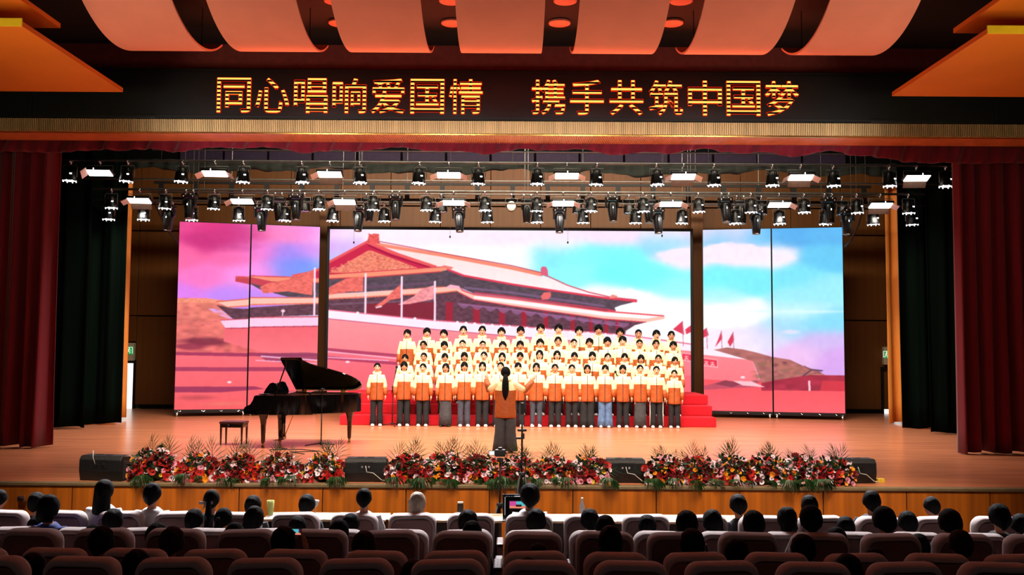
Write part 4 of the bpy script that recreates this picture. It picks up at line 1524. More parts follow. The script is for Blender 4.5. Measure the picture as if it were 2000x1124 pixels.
def trousers(style, seed=0, dark=False):
    g = G()
    rh = {'straight': (.092, .082, .085), 'wide': (.102, .105, .125), 'slim': (.088, .066, .062), 'flare': (.098, .10, .135), 'skirt': (.1, .1, .1)}[style]
    if style == 'skirt':
        g.loft([(0, 0, .05, .175, .14), (0, 0, .3, .165, .13), (0, 0, .7, .16, .12), (0, 0, .9, .15, .115), (0, 0, 1.0, .13, .10)], 40)
        for i, v in enumerate(g.v):
            x, y, z = v
            a = math.atan2(y, x)
            k = 1 + .05 * math.sin(a * 14) * max(0, (1 - z))
            g.v[i] = (x * k, y * k, z)
    else:
        g.loft([(0, 0, .78, .165, .115), (0, 0, .86, .168, .118), (0, 0, .93, .16, .112), (0, 0, 1.02, .14, .10)], 20)
        for sx in (-1, 1):
            g.tube([(sx * .083, 0, .88), (sx * .088, 0, .66), (sx * .090, .0, .42), (sx * .092, .0, .2), (sx * .094, 0, .035)],
                   [(.094), rh[0], rh[1] * .95, (rh[1] + rh[2]) / 2, rh[2]], 16)
    crumple(g, .012, seed, 7)
    return g.mesh('trousers', M['trouser_black'], True)


def shoe_mesh():
    g = G()

    def fn(u):
        return Vector((u.x * (1 - .12 * max(0, u.y)), u.y, max(u.z, -.35) * (1.35 if u.y > 0 else .8)))
    g.ball((0, -.035, .026), (.050, .145, .062), 16, 12, fn=fn)
    return g.mesh('shoe', M['shoe_white'], True)


def hair_mesh(name, front, side, back, vol=1.10, seed=0, messy=.03, fall=None, tail=None, bun=None, dz=0, lean=0, part=0.0, top=1.0):
    """front/side/back: polar angle in degrees down from the crown where the hair ends"""
    g = G()
    n, m = 36, 14
    c = Vector((0, -.010, HZ + dz))
    vs = []
    rs = random.Random(seed)

    def lim(a):       # a: azimuth, 0 at face front
        f = .5 + .5 * math.cos(a)
        b = .5 - .5 * math.cos(a)
        sd = abs(math.sin(a))
        wf, wb, ws = max(0, math.cos(a)) ** 1.5, max(0, -math.cos(a)) ** 1.2, sd ** 2
        s_ = wf + wb + ws
        v = (front * wf + back * wb + side * ws) / s_
        return v + messy * 120 * (mnoise.noise(Vector((math.cos(a) * 4, math.sin(a) * 4, seed)))) + 6 * math.sin(a * 13 + seed) * wf * abs(math.sin(a * 3.1 + seed))
    for layer, k in ((0, vol), (1, 1.0)):
        for i in range(m + 1):
            for j in range(n):
                a = 2 * math.pi * j / n
                th = math.radians(max(20, lim(a))) * i / m
                sq = abs(math.sin(th)) ** .91
                x, y, z = sq * math.sin(a), -sq * math.cos(a), math.cos(th)
                kk = k
                if layer == 0:
                    kk = k * (1 + messy * mnoise.noise(Vector((x * 2.6, y * 2.6, z * 2.6 + seed))) * (1.8 if z < .8 else 1.8 * (1 - z) * 5) + messy * .35 * mnoise.noise(Vector((x * 9, y * 9, z * 9 + seed))) * (z < .9))
                    kk *= 1 - .05 * (i / m) ** 6
                    fr_ = max(0, math.cos(a))
                    kk *= 1 - fr_ * (.03 + .07 * (i / m) ** 3)
                t = max(0, -z)
                w_ = 1 - .22 * t ** 1.6 if layer else 1.04 - .14 * t
                zt_ = top if z > 0 else 1
                vs.append(c + Vector((x * .088 * kk * w_, y * .106 * kk + .004, z * .124 * kk * zt_)))
    fs = []
    for layer in (0, 1):
        o = layer * (m + 1) * n
        for i in range(m):
            for j in range(n):
                f = (o + i * n + j, o + i * n + (j + 1) % n, o + (i + 1) * n + (j + 1) % n, o + (i + 1) * n + j)
                fs.append(f if layer == 0 else f[::-1])
    o = (m + 1) * n
    for j in range(n):
        fs.append((m * n + j, m * n + (j + 1) % n, o + m * n + (j + 1) % n, o + m * n + j))
    g.add(vs, fs)
    if fall:
        zb, w0, w1 = fall      # hair falling behind to zb
        g.loft([(0, .055, zb + dz, w1 * .8, .030), (0, .060, zb + .05 + dz, w1, .045), (0, .055, (zb + HZ) / 2 + dz, (w0 + w1) / 2, .055), (0, .035, HZ - .02 + dz, w0, .075), (0, .02, HZ + .05 + dz, w0 * .9, .07)], 20, power=2.4)
    if tail:
        zt0, zt1, r_ = tail
        g.tube([(0, .085, zt0 + dz), (0, .135, zt0 - .02 + dz), (0, .15, zt0 - .15 + dz), (0, .155, (zt0 + zt1) / 2 - .05 + dz), (0, .15, zt1 + .08 + dz), (0, .145, zt1 + dz)],
               [r_ * .5, r_ * .75, r_ * 1.15, r_ * 1.2, r_ * .8, r_ * .15], 12)
    if bun:
        g.ball((0, bun[0], bun[1] + dz), bun[2], 12, 8)
    leaned(g, lean)
    return g.mesh(name, M['hair'], True)


def face_meshes():
    eye = G()
    eye.ball((0, 0, 0), (.0155, .006, .0085), 10, 6)
    brow = G().tube([(-.022, .004, -.003), (0, 0, .003), (.022, .006, -.002)], .0055, 6)
    mouth = G().ball((0, 0, 0), (.019, .008, .012), 12, 8)
    gl = G()
    for sx in (-1, 1):
        pts = [(sx * .033 + .024 * math.cos(t * math.pi / 6), -.004, .019 * math.sin(t * math.pi / 6)) for t in range(13)]
        gl.tube(pts, .0024, 6, cap=False)
        gl.tube([(sx * .057, 0, .004), (sx * .078, .09, .006)], .002, 5)
    gl.tube([(-.010, -.006, .003), (.010, -.006, .003)], .0022, 5)
    return eye.mesh('eye', M['eye'], True), brow.mesh('eyebrow', M['hair'], True), mouth.mesh('mouth', M['lip'], True), gl.mesh('glasses', M['black'], True)


EYE, BROW, MOUTH, GLASSES = face_meshes()
ARM_DOWN = [((sx * .155, 0, 1.345), (sx * .212, .02, 1.10), (sx * .232, -.03, .845), (sx * .02, -.12, -1), (-sx, 0, 0), (0, -1, -.1)) for sx in (-1, 1)]
BODY_F = figure(ARM_DOWN, fem=True)
BODY_M = figure(ARM_DOWN, fem=False)
JACK = [jacket(ARM_DOWN, seed=s, sl_split=.64, wide=w_) for s, w_ in ((1, .93), (5, .89), (9, .97), (13, .92))]
HOOD = [hood_mesh(seed=s) for s in (1, 7)]
ZIP = zip_mesh()
LOGO = G().box((.085, -.134, 1.262), (.020, .006, .007), rot=(0, 0, .25)).mesh('badge', M['zip'])
TR = {k: trousers(k, seed=i) for i, k in enumerate(('straight', 'wide', 'slim', 'flare', 'skirt'))}
SHOE = shoe_mesh()
STRIPE = G().tube([(.10, 0, .98), (.178, -.0, .72), (.176, 0, .45), (.180, 0, .06)], .016, 6).tube([(-.10, 0, .98), (-.178, -.0, .72), (-.176, 0, .45), (-.180, 0, .06)], .016, 6).mesh('stripe', M['shoe_white'], True)
HM = [hair_mesh('hair', 74, 100, 122, 1.16, 1, .07), hair_mesh('hair', 66, 94, 116, 1.12, 2, .05), hair_mesh('hair', 78, 102, 122, 1.19, 3, .07),
      hair_mesh('hair', 60, 84, 108, 1.07, 4, .03), hair_mesh('hair', 72, 104, 122, 1.15, 6, .08)]
HF = [hair_mesh('hair', 60, 98, 128, 1.09, 11, .02, tail=(1.60, 1.40, .03)), hair_mesh('hair', 80, 108, 135, 1.12, 12, .03, fall=(1.40, .085, .085)),
      hair_mesh('hair', 58, 96, 128, 1.07, 13, .02, bun=(.11, 1.62, .045)), hair_mesh('hair', 70, 112, 138, 1.12, 14, .03, fall=(1.36, .088, .09)),
      hair_mesh('hair', 82, 100, 130, 1.10, 15, .03, tail=(1.58, 1.38, .03))]
HAIRW_M = ['tousled black hair', 'short neat black hair', 'thick black fringe', 'cropped black hair', 'black hair over the forehead']
HAIRW_F = ['hair tied back', 'fringe and loose black hair', 'hair combed into a bun', 'long parted black hair', 'fringe and tied black hair']
TRW = {'tb': ('straight', 'trouser_black', 'black trousers'), 'wb': ('wide', 'trouser_black', 'wide black trousers'), 'jd': ('slim', 'jeans_dark', 'dark grey jeans'),
       'jb': ('flare', 'jeans', 'flared blue jeans'), 'sk': ('skirt', 'trouser_grey', 'long charcoal skirt'), 'st': ('straight', 'trouser_black', 'black trousers with white side stripes'),
       'wg': ('wide', 'trouser_grey', 'wide charcoal trousers'), 'nv': ('straight', 'jeans_dark', 'dark navy trousers')}


def singer(px, pyh, Y, z, row, idx, nrow, male, hi, tr='tb', glasses=False, shoes=True, rs=None):
    top = P(px, pyh, Y)
    sc = (top.z - z) / 1.725
    rname = ['front', 'second', 'third', 'back'][row]
    hw = (HAIRW_M if male else HAIRW_F)[hi]
    extra = ' and glasses' if glasses else ''
    if idx == 0:
        pos = 'at the left end'
    elif idx == nrow - 1:
        pos = 'at the right end'
    elif idx < nrow / 2:
        pos = '%s from the left' % ORD[idx]
    else:
        pos = '%s from the right' % ORD[nrow - 1 - idx]
    lab = '%s singer with %s%s, %s row %s' % ('male' if male else 'female', hw, extra, rname, pos)
    if row == 0:
        lab = 'singer with %s%s, %s, front row %s' % (hw, extra, TRW[tr][2], pos)
    t = thing('person', ' '.join(lab.split()[:16]), 'person', (top.x, Y, z), rs.uniform(-.12, .12) - top.x * .02, 'choir singers in the %s row' % rname, sc)
    b = inst('body', BODY_M if male else BODY_F, t, mats=[M['skin_dark'] if rs.random() < .4 else M['skin']])
    j = inst('jacket', JACK[rs.randrange(4)], t)
    inst('zip', ZIP, j)
    inst('badge', LOGO, j)
    inst('hood', HOOD[rs.randrange(2)], j)
    st, mt, _ = TRW[tr]
    tt = inst('trousers', TR[st], t, mats=[M[mt]])
    if tr == 'st':
        inst('stripe', STRIPE, tt)
    for sx in (-1, 1):
        inst('shoe', SHOE, t, (sx * .095, -.015, 0), (0, 0, sx * .12), mats=None if shoes else [M['shoe_black']])
    inst('hair', (HM if male else HF)[hi], t)
    for sx in (-1, 1):
        inst('eye', EYE, t, (sx * .030, -.1030, HZ + .010))
        inst('eyebrow', BROW, t, (sx * .031, -.1070, HZ + .032), (0, 0, sx * .3))
    inst('mouth', MOUTH, t, (0, -.1075, HZ - .062), scale=(1, 1, rs.uniform(.6, 1.5)))
    if glasses:
        inst('glasses', GLASSES, t, (0, -.120, HZ + .008))
    return t


rs = random.Random(21)
row4 = [(795.7, 644), (834, 641), (867, 644), (905, 637), (942, 637), (979.5, 640), (1017, 638), (1056, 633), (1091, 634), (1131, 638), (1169, 635), (1211, 641), (1247, 643.6), (1282, 645), (1311, 647)]
row3 = [(827, 666), (868, 667), (903.6, 664), (943, 665.6), (982, 667), (1016, 666), (1055, 662), (1090, 658), (1121, 662), (1151.5, 661), (1186, 659), (1216, 657), (1249, 663), (1281, 664), (1315, 667)]
row2 = [(791.5, 692), (828, 689), (869, 690), (907, 688), (945.5, 687), (981, 689), (1016, 688), (1054, 684), (1088, 685), (1122, 688), (1157, 687), (1187, 690), (1220, 690), (1252, 693), (1286, 693), (1318, 697)]
row1 = [(737, 709), (789.4, 706.5), (826.5, 710), (871, 710), (907, 707), (942.5, 707), (978, 707.5), (1012, 708), (1047.6, 709), (1084, 711), (1117, 712), (1147, 712.5), (1182, 712.7), (1216.4, 712.7), (1250, 712.5), (1282, 715), (1317, 722.7)]
for i, (x, y) in enumerate(row4):
    singer(x, y, 25.15, .75, 3, i, 15, True, [0, 2, 4, 1, 1, 4, 2, 0, 0, 4, 2, 4, 3, 0, 1][i], glasses=i in (4,), rs=rs)
for i, (x, y) in enumerate(row3):
    singer(x, y, 24.55, .5, 2, i, 15, True, [1, 2, 3, 3, 4, 0, 4, 1, 3, 0, 2, 0, 3, 1, 0][i], glasses=i in (0, 3), rs=rs)
for i, (x, y) in enumerate(row2):
    singer(x, y, 23.95, .25, 1, i, 16, False, [4, 2, 4, 1, 0, 3, 4, 3, 3, 4, 1, 0, 4, 1, 0, 4][i], ['tb', 'wb', 'tb', 'nv', 'tb', 'jd', 'nv', 'jd', 'tb', 'jd', 'tb', 'tb', 'wb', 'tb', 'tb', 'tb'][i], glasses=i in (7,), rs=rs)
for i, (x, y) in enumerate(row1):
    tr = ['tb', 'tb', 'tb', 'sk', 'nv', 'tb', 'wb', 'tb', 'jd', 'tb', 'tb', 'wb', 'jb', 'tb', 'sk', 'st', 'tb'][i]
    singer(x, y, 23.38, 0, 0, i, 17, False, [2, 1, 0, 3, 1, 3, 2, 4, 3, 0, 0, 3, 4, 1, 0, 2, 0][i], tr, glasses=i in (8,), shoes=i not in (3,), rs=rs)

# conductor with raised arms, back to the hall
cd = thing('person', 'conductor with a long black ponytail and raised arms, back to the hall', 'person', (P(987, 800, 17.8).x, 17.8, 0), math.pi)
ca = [((.175, 0, 1.375), (.33, -.10, 1.24), (.40, -.26, 1.46), (.02, -.2, 1), (-.3, -1, 0), (-1, 0, .1)),
      ((-.175, 0, 1.375), (-.385, -.10, 1.24), (-.55, -.24, 1.43), (-.45, -.2, 1), (.3, -1, 0), (1, 0, .1))]
CS = (P(987, 717, 17.8).z) / 1.725
cd.scale = (CS,) * 3
inst('body', figure(ca, fem=True, vox=.0085), cd)
j = inst('jacket', jacket(ca, seed=3, split=1.25, sl_split=.45, hem=.70, wide=1.05, sleeve_r=1.0), cd)
inst('hood', HOOD[0], j)
tw = inst('trousers', TR['flare'], cd, mats=[M['trouser_grey']])
tw.scale = (1.14, 1.02, .99)
for sx in (-1, 1):
    inst('shoe', SHOE, cd, (sx * .11, -.02, 0), (0, 0, sx * .12), mats=[M['shoe_black']])
hr = inst('hair', hair_mesh('hair', 60, 98, 122, 1.12, 31, .02, tail=(1.56, 1.06, .058)), cd)
G().tube([(0, .13, 1.575), (0, .13, 1.555)], .034, 12).build('hair_tie', M['black'], hr)
for sx in (-1, 1):
    inst('eye', EYE, cd, (sx * .030, -.1030, HZ + .010))
    inst('eyebrow', BROW, cd, (sx * .031, -.1070, HZ + .032))
inst('mouth', MOUTH, cd, (0, -.1075, HZ - .062), scale=(1, 1, .5))
# ------------------------------------------------------------------ grand piano, bench
PY0 = 18.3                      # near (audience) side of the case
px0 = P(498, 800, PY0).x
piano = thing('grand_piano', 'black grand piano with its lid propped open beside the left screen', 'piano', (px0, PY0, 0), -.02)
Z0, Z1 = .655, 1.03
out = [(0, 0), (.74, 0), (.86, .04), (.96, .18), (1.10, .30), (1.34, .44), (1.56, .60), (1.74, .78), (1.86, .98), (1.90, 1.16), (1.84, 1.34), (1.70, 1.44), (1.5, 1.46), (0, 1.46)]


def smooth_poly(p, it=2, keep=()):
    for _ in range(it):
        q = []
        for i in range(len(p)):
            a, b = Vector(p[i]), Vector(p[(i + 1) % len(p)])
            if (b - a).length > .7:
                q += [tuple(a), tuple(b)]
            else:
                q += [tuple(a * .75 + b * .25), tuple(a * .25 + b * .75)]
        p = q
    return p


so = smooth_poly(out)
g = G()
n = len(so)
cen = Vector((.8, .75))
inn = [tuple(cen + (Vector(p) - cen) * .955) for p in so]
vs = [(x, y, Z0) for x, y in so] + [(x, y, Z1) for x, y in so] + [(x, y, Z1) for x, y in inn] + [(x, y, Z0 + .24) for x, y in inn]
fs = []
for k in range(3):
    for i in range(n):
        fs.append((k * n + i, k * n + (i + 1) % n, (k + 1) * n + (i + 1) % n, (k + 1) * n + i))
fs.append(tuple(range(n))[::-1])
fs.append(tuple(3 * n + i for i in range(n)))
g.add(vs, fs)
case = g.build('case', M['piano'], piano, True)
case.modifiers.new('e', 'EDGE_SPLIT').split_angle = math.radians(38)
gp = G()
inn2 = [tuple(cen + (Vector(p) - cen) * .93) for p in so]
gp.prism([p for p in inn2], Z1 - .05, Z1 - .03)
gp.build('iron_plate', M['piano_gold'], case)
# key bed, arms, keys, fallboard
G().box((-.10, .73, .70), (.26, 1.46, .09), bev=.012).build('key_bed', M['piano'], piano)
for yy in (.03, 1.43):
    g = G().prism([(-.22, .66), (.02, .66), (.02, 1.02), (-.02, 1.02), (-.05, .93), (-.10, .85), (-.20, .80), (-.225, .76)], yy - .03, yy + .03, 'y')
    g.build('key_arm', M['piano'], piano)
G().box((-.13, .73, .76), (.15, 1.34, .02), bev=.003).build('keyboard', M['ivory'], piano)
g = G()
for k in range(52):
    if k % 7 not in (2, 6):
        g.box((-.10, .09 + k * .0245 + .012, .777), (.09, .011, .014))
o = g.build('black_keys', M['piano'], piano)
o['kind'] = 'stuff'
G().box((-.02, .73, .87), (.03, 1.36, .20), rot=(0, .2, 0), bev=.008).build('fallboard', M['piano'], piano)
# music desk, ornate
g = G().box((.22, .73, 1.15), (.022, .78, .20), rot=(0, -.35, 0), bev=.008)
for s in (-1, 1):
    g.prism([(.38, 1.05), (.22, 1.05), (.05, 1.04), (.10, 1.14), (.18, 1.25), (.24, 1.27), (.30, 1.25), (.36, 1.14)], .73 + s * .36 - .012, .73 + s * .36 + .012, 'y')
g.build('music_desk', M['piano'], piano)
G().box((.32, .73, 1.05), (.55, 1.30, .018), bev=.004).build('desk_shelf', M['piano'], piano)
# lid: hinged on the far side
TH = math.radians(27.5)
Rl = Matrix.Rotation(TH, 3, 'X')
hinge = Vector((0, 1.46, Z1 + .03))
lp = [(x, y) for x, y in so if x > .44]
lp = [(.44, 1.47)] + [(.44, -.01)] + [(x, y) for x, y in so if x >= .46 and not (y > 1.45 and x < .6)]


def on_lid(x, y, z):
    v = Vector((x, y, z)) - Vector((0, 1.46, 0))
    # rotate so that the near side rises
    c, s_ = math.cos(TH), math.sin(TH)
    return hinge + Vector((x, v.y * c - v.z * -s_ * -1 * 0 + v.z * s_, -v.y * s_ + v.z * c))


nl = len(lp)
vs = [on_lid(x, y, 0) for x, y in lp] + [on_lid(x, y, .022) for x, y in lp]
fs = [tuple(range(nl))[::-1], tuple(range(nl, 2 * nl))] + [(i, (i + 1) % nl, nl + (i + 1) % nl, nl + i) for i in range(nl)]
G().add(vs, fs).build('lid', M['piano'], piano)
# folded front flap lying on the lid
vs = []
for z in (.026, .046):
    for x, y in ((.44, -.01), (.86, -.01), (.86, 1.46), (.44, 1.46)):
        vs.append(on_lid(x, y, z))
G().add(vs, [(3, 2, 1, 0), (4, 5, 6, 7), (0, 1, 5, 4), (1, 2, 6, 5), (2, 3, 7, 6), (3, 0, 4, 7)]).build('lid_flap', M['piano'], piano)
G().tube([(.36, .10, Z1 - .02), on_lid(.50, .22, 0)], .014, 8).build('prop_stick', M['piano'], piano)
for xx in (.62, 1.45):
    G().box((xx, 1.44, Z1 + .02), (.10, .05, .06), bev=.01).ball((xx, 1.40, Z1 + .05), .025, 8, 6).build('hinge', M['brass'], piano)
for i, (xx, yy) in enumerate(((.14, .12), (.16, 1.30), (1.66, 1.12))):
    g = G().loft([(xx, yy, .10, .036, .036), (xx, yy, .45, .05, .05), (xx, yy, .56, .066, .066), (xx, yy, .62, .085, .085), (xx, yy, .66, .10, .10)], 20, power=3.4)
    lg = g.build('leg', M['piano'], piano, True)
    lg.data.polygons.foreach_set('use_smooth', [False] * len(lg.data.polygons))
    G().lathe([(.018, 0), (.036, .005), (.036, .02), (.02, .04), (.026, .06), (.028, .10)], (xx, yy, 0), 12).build('castor', M['brass'], lg, True)
g = G().box((.40, .73, .62), (.06, .16, .08)).box((.38, .66, .38), (.035, .035, .50)).box((.38, .80, .38), (.035, .035, .50)).box((.36, .73, .13), (.10, .26, .07), bev=.01)
ly = g.build('pedal_lyre', M['piano'], piano)
for k in (-1, 0, 1):
    G().box((.27, .73 + k * .07, .085), (.13, .028, .012), bev=.004).build('pedal', M['brass'], ly)
G().tube([(.40, .73, .14), (.58, .73, .60)], .010, 6).build('lyre_brace', M['brass'], ly)
c = Pz(463, 866, 0)
bn = thing('piano_bench', 'black piano bench with dark red leather seat', 'bench', (c.x, 18.95, 0), -.06)
G().box((0, 0, .445), (.50, .36, .05), bev=.018).build('seat', M['leather'], bn)
G().box((0, 0, .385), (.46, .32, .075), bev=.006).build('apron', M['piano'], bn)
for sx in (-1, 1):
    for sy in (-1, 1):
        G().loft([(sx * .215, sy * .145, 0, .014, .014), (sx * .215, sy * .145, .42, .022, .022)], 8, power=6).build('leg', M['piano'], bn)
G().lathe([(.024, 0), (.03, .01), (.024, .03)], (-.05, -.19, .39), 12, rot=(math.pi / 2, 0, 0)).build('knob', M['black'], bn)
g = G()
pts = [Vector((x, y, .008)) for x, y in ((px0 + .45, 18.35), (px0 + .7, 18.1), (px0 + .4, 17.95), (px0 + 1.0, 18.05), (px0 + 1.4, 17.75), (px0 + .9, 17.6), (px0 + 1.3, 17.2))]
cp = []
for i in range(len(pts) - 1):
    for k in range(5):
        cp.append(pts[i].lerp(pts[i + 1], k / 5))
o = G().tube(cp, .008, 5).build('floor_cable', M['black'], smooth=True)
tag(o, 'thin black cable lying on the stage under the piano', 'cable')


def mic_stand(px, pyb, py_top, bx, label, z=0, tilt=None, bz=0):
    c = Pz(px, pyb, z)
    top = P(px, py_top, c.y).z - z
    t = thing('microphone_stand', label, 'microphone stand', (c.x, c.y, z), 0)
    G().lathe([(.02, .10), (.035, .07), (.035, .05), (.02, .035)], n=10).build('hub', M['black'], t, True)
    for k in range(3):
        a = math.radians(-90 + 20 + k * 120)
        G().tube([(0, 0, .07), (.34 * math.cos(a), .34 * math.sin(a), .012)], .011, 6).build('leg', M['black'], t)
    G().tube([(0, 0, .04), (0, 0, top * .62)], .013, 8).build('pole', M['black'], t, True)
    jz = top * .62 if bz == 0 else bz
    G().tube([(0, 0, top * .6), (0, 0, jz)], .009, 8).build('inner_pole', M['lamp_black'], t)
    G().ball((0, 0, jz), .028, 8, 6).build('joint', M['black'], t, True)
    ex, ez = bx
    dirv = Vector((ex, 0, ez - jz))
    G().tube([Vector((0, 0, jz)) - dirv * .45, (ex, 0, ez)], .008, 6).build('boom', M['black'], t, True)
    d = dirv.normalized()
    e = Vector((ex, 0, ez))
    m = G().tube([e - d * .05, e + d * .10], [.012, .017], 8).build('microphone', M['lamp_black'], t, True)
    G().ball(e + d * .13, .034, 10, 8).build('windscreen', M['foam'], m, True)


mic_stand(766, 833, 740, (.07, 1.36), 'microphone stand by the girl at the left end of the choir', bz=.98)
mic_stand(1216, 833, 745, (-.13, 1.27), 'boom microphone stand before the right part of the choir', bz=.98)
mic_stand(966, 833, 745, (.06, 1.24), 'microphone stand half hidden behind the conductor', bz=.90)
mic_stand(627, 873, 770, (-.12, 1.10), 'boom microphone stand in front of the piano tail', bz=1.14)

# ------------------------------------------------------------------ stage monitors
for i, (pl, pr, pyt, pyb, cab, lab, skew) in enumerate(((146, 241, 892, 941, 1, 'black wedge monitor speaker beside the curtain side flower arrangement', 1), (672, 755, 897, 943, 1, 'black wedge monitor speaker between flowers before the piano tail', 0),
                                             (1183, 1262, 899, 945, 1, 'black wedge monitor speaker in the right middle flower gap', 0), (1634, 1718, 899, 946, 1, 'black wedge monitor speaker with white cable at the right flower end', 1))):
    c = Pz((pl + pr) / 2, pyb, 0)
    W = (pr - pl) / F * c.y * (.97 if not skew else .93)
    H = P((pl + pr) / 2, pyt, c.y).z
    t = thing('monitor_speaker', lab, 'speaker', (c.x, c.y + .02, 0), {0: -.16, 1: .04, 2: 0, 3: .12}[i], 'wedge monitors along the stage edge')
    g = G().prism([(.02, 0), (.34, 0), (.42, .16), (.24, H - .02), (.03, H), (-.01, H * .85), (-.015, H * .4)], -W / 2, W / 2, 'x')
    cb = g.build('cabinet', M['speaker'], t)
    bv = cb.modifiers.new('b', 'BEVEL')
    bv.width, bv.segments = .012, 2
    G().box((0, .135, H + .001), (W * .94, .19, .008), bev=.002).build('lid_plate', M['speaker_top'], t)
    for sx in (-.12, .03):
        G().box((sx + .03, .13, H + .007), (.10, .05, .01), bev=.003).build('grip', M['black'], t)
    for sx in (-1, 1):
        G().box((sx * (W / 2 + .002), .16, H * .45), (.012, .22, H * .72), bev=.004).build('side_panel', M['speaker_top'] if i in (0,) else M['speaker'], t)
    pnl = G().box((.0, -.012, H * .68), (.22, .012, .13), bev=.003).build('socket_panel', M['black'], t)
    for sx in (-.05, .05):
        G().lathe([(.010, 0), (.016, .0), (.016, .012)], (sx, -.018, H * .66), 10, rot=(math.pi / 2, 0, 0)).build('socket', M['chrome'], pnl)
    if i == 0:
        G().tube([(-.06, -.02, H * .62), (-.10, -.03, H * .95), (-.12, .0, H + .08)], .006, 6).build('cable', M['cable_white'], t, True)
    else:
        G().tube([(.0, -.02, H * .70), (.02, -.04, H * .45), (.12, -.05, .14), (.24, -.04, .04), (W * .5 + .05, -.02, .012)], .006, 6).build('cable', M['cable_white'], t, True)
c = Pz(1722, 944, 0)
o = thing('cable_box', 'small yellow box beside the right end monitor speaker', 'box', (c.x, c.y + .05, 0))
G().box((0, 0, .03), (.11, .08, .06), bev=.006).build('box_body', M['f_yellow'], o)
G().tube([(-.06, -.03, .02), (-.14, -.05, .012), (-.2, .0, .01)], .006, 5).build('cable', M['cable_white'], o)
c = Pz(1276, 940, 0)
o = G().box((c.x, c.y + .12, .006), (.26, .22, .012), bev=.003).build('paper_stack', M['paper'])
tag(o, 'white paper sheets lying beside the flowers next to the third monitor', 'paper')

# ------------------------------------------------------------------ flower arrangements


def flower_mesh(name, m, petals, r, cup, double=False, eye=.22, seed=0):
    g = G()
    rs = random.Random(seed)
    for lay in range(2 if double else 1):
        rr = r * (1 - .3 * lay)
        for k in range(petals):
            a = 2 * math.pi * (k + .5 * lay) / petals
            R = Matrix.Rotation(a, 3, 'Z')
            w_ = rr * math.pi / petals * 1.0
            cz = cup * rr + .006 * lay
            j = rs.uniform(-.006, .006)
            vs = [Vector(v) for v in ((r * .08, -w_ * .4, .002 * lay), (r * .08, w_ * .4, .002 * lay), (rr * .65, w_ * 1.0, cz * .6 + j), (rr * .98, w_ * .45, cz + j), (rr * .98, -w_ * .45, cz + j), (rr * .65, -w_ * 1.0, cz * .6 + j))]
            g.add([R @ v for v in vs], [(0, 1, 2, 5), (5, 2, 3, 4)])
    g.ball((0, 0, .006), (r * eye, r * eye, r * eye * .5), 8, 4, mi=1)
    return g.mesh(name, [m, M['f_eye']], fix=False)


FM = {'red': [flower_mesh('flower', M['f_red'], 13, .056, .25, True, seed=1), flower_mesh('flower', M['f_red'], 12, .062, .35, True, seed=2)],
      'dark': [flower_mesh('flower', M['f_dark'], 10, .058, .6, True, .15, seed=3)],
      'white': [flower_mesh('flower', M['f_white'], 10, .050, .15, seed=4), flower_mesh('flower', M['f_white'], 8, .044, .4, seed=5)],
      'pink': [flower_mesh('flower', M['f_pink'], 10, .050, .3, True, seed=6)],
      'orange': [flower_mesh('flower', M['f_orange'], 9, .045, .55, True, .1, seed=7)],
      'yellow': [flower_mesh('flower', M['f_yellow'], 9, .040, .55, True, .1, seed=8)]}
TINY = flower_mesh('filler_blossom', M['f_white'], 5, .018, .2, seed=9)


def frond_mesh(seed, L=.34):
    g = G()
    rs = random.Random(seed)
    n_ = 6
    for k in range(n_):
        t = k / (n_ - 1)
        for s in (-1, 1):
            a = s * (.12 + 1.0 * (1 - t))
            b = Vector((0, t * L * .55, .04 * t))
            l = L * (.75 - .25 * t)
            e = b + Vector((math.sin(a) * l, math.cos(a) * l, -.10 * abs(math.sin(a)) + rs.uniform(-.02, .02)))
            m_ = b.lerp(e, .45) + Vector((0, 0, .03))
            side = (e - b).cross(Vector((0, 0, 1))).normalized() * .006
            g.add([b, m_ - side, e, m_ + side], [(0, 1, 2, 3)])
    g.tube([(0, -.15, -.05), (0, 0, 0), (0, L * .55, .04)], .004, 4)
    return g.mesh('palm_frond', M['frond'], fix=False)


def droop_mesh(seed):
    g = G()
    rs = random.Random(seed)
    for k in range(15):
        a = -1.35 + 2.7 * k / 14 + rs.uniform(-.06, .06)
        l = rs.uniform(.8, 1.15)
        p = [Vector((0, 0, 0)), Vector((math.sin(a) * .10 * l, -.07 * math.cos(a), .035)), Vector((math.sin(a) * .19 * l, -.13 * math.cos(a) - .02, -.01 - .05 * math.cos(a))),
             Vector((math.sin(a) * .24 * l, -.15 * math.cos(a) - .02, -.06 - .13 * l * math.cos(a)))]
        s_ = Vector((math.cos(a), .3, 0)) * .009
        g.add([p[0], p[1] - s_, p[2] - s_, p[3], p[2] + s_, p[1] + s_], [(0, 1, 2, 3, 4, 5)])
    return g.mesh('palm_frond', M['frond'], fix=False)


DR = [droop_mesh(i) for i in (1, 2, 3)]
FR = [frond_mesh(1), frond_mesh(2, .40), frond_mesh(3, .30)]


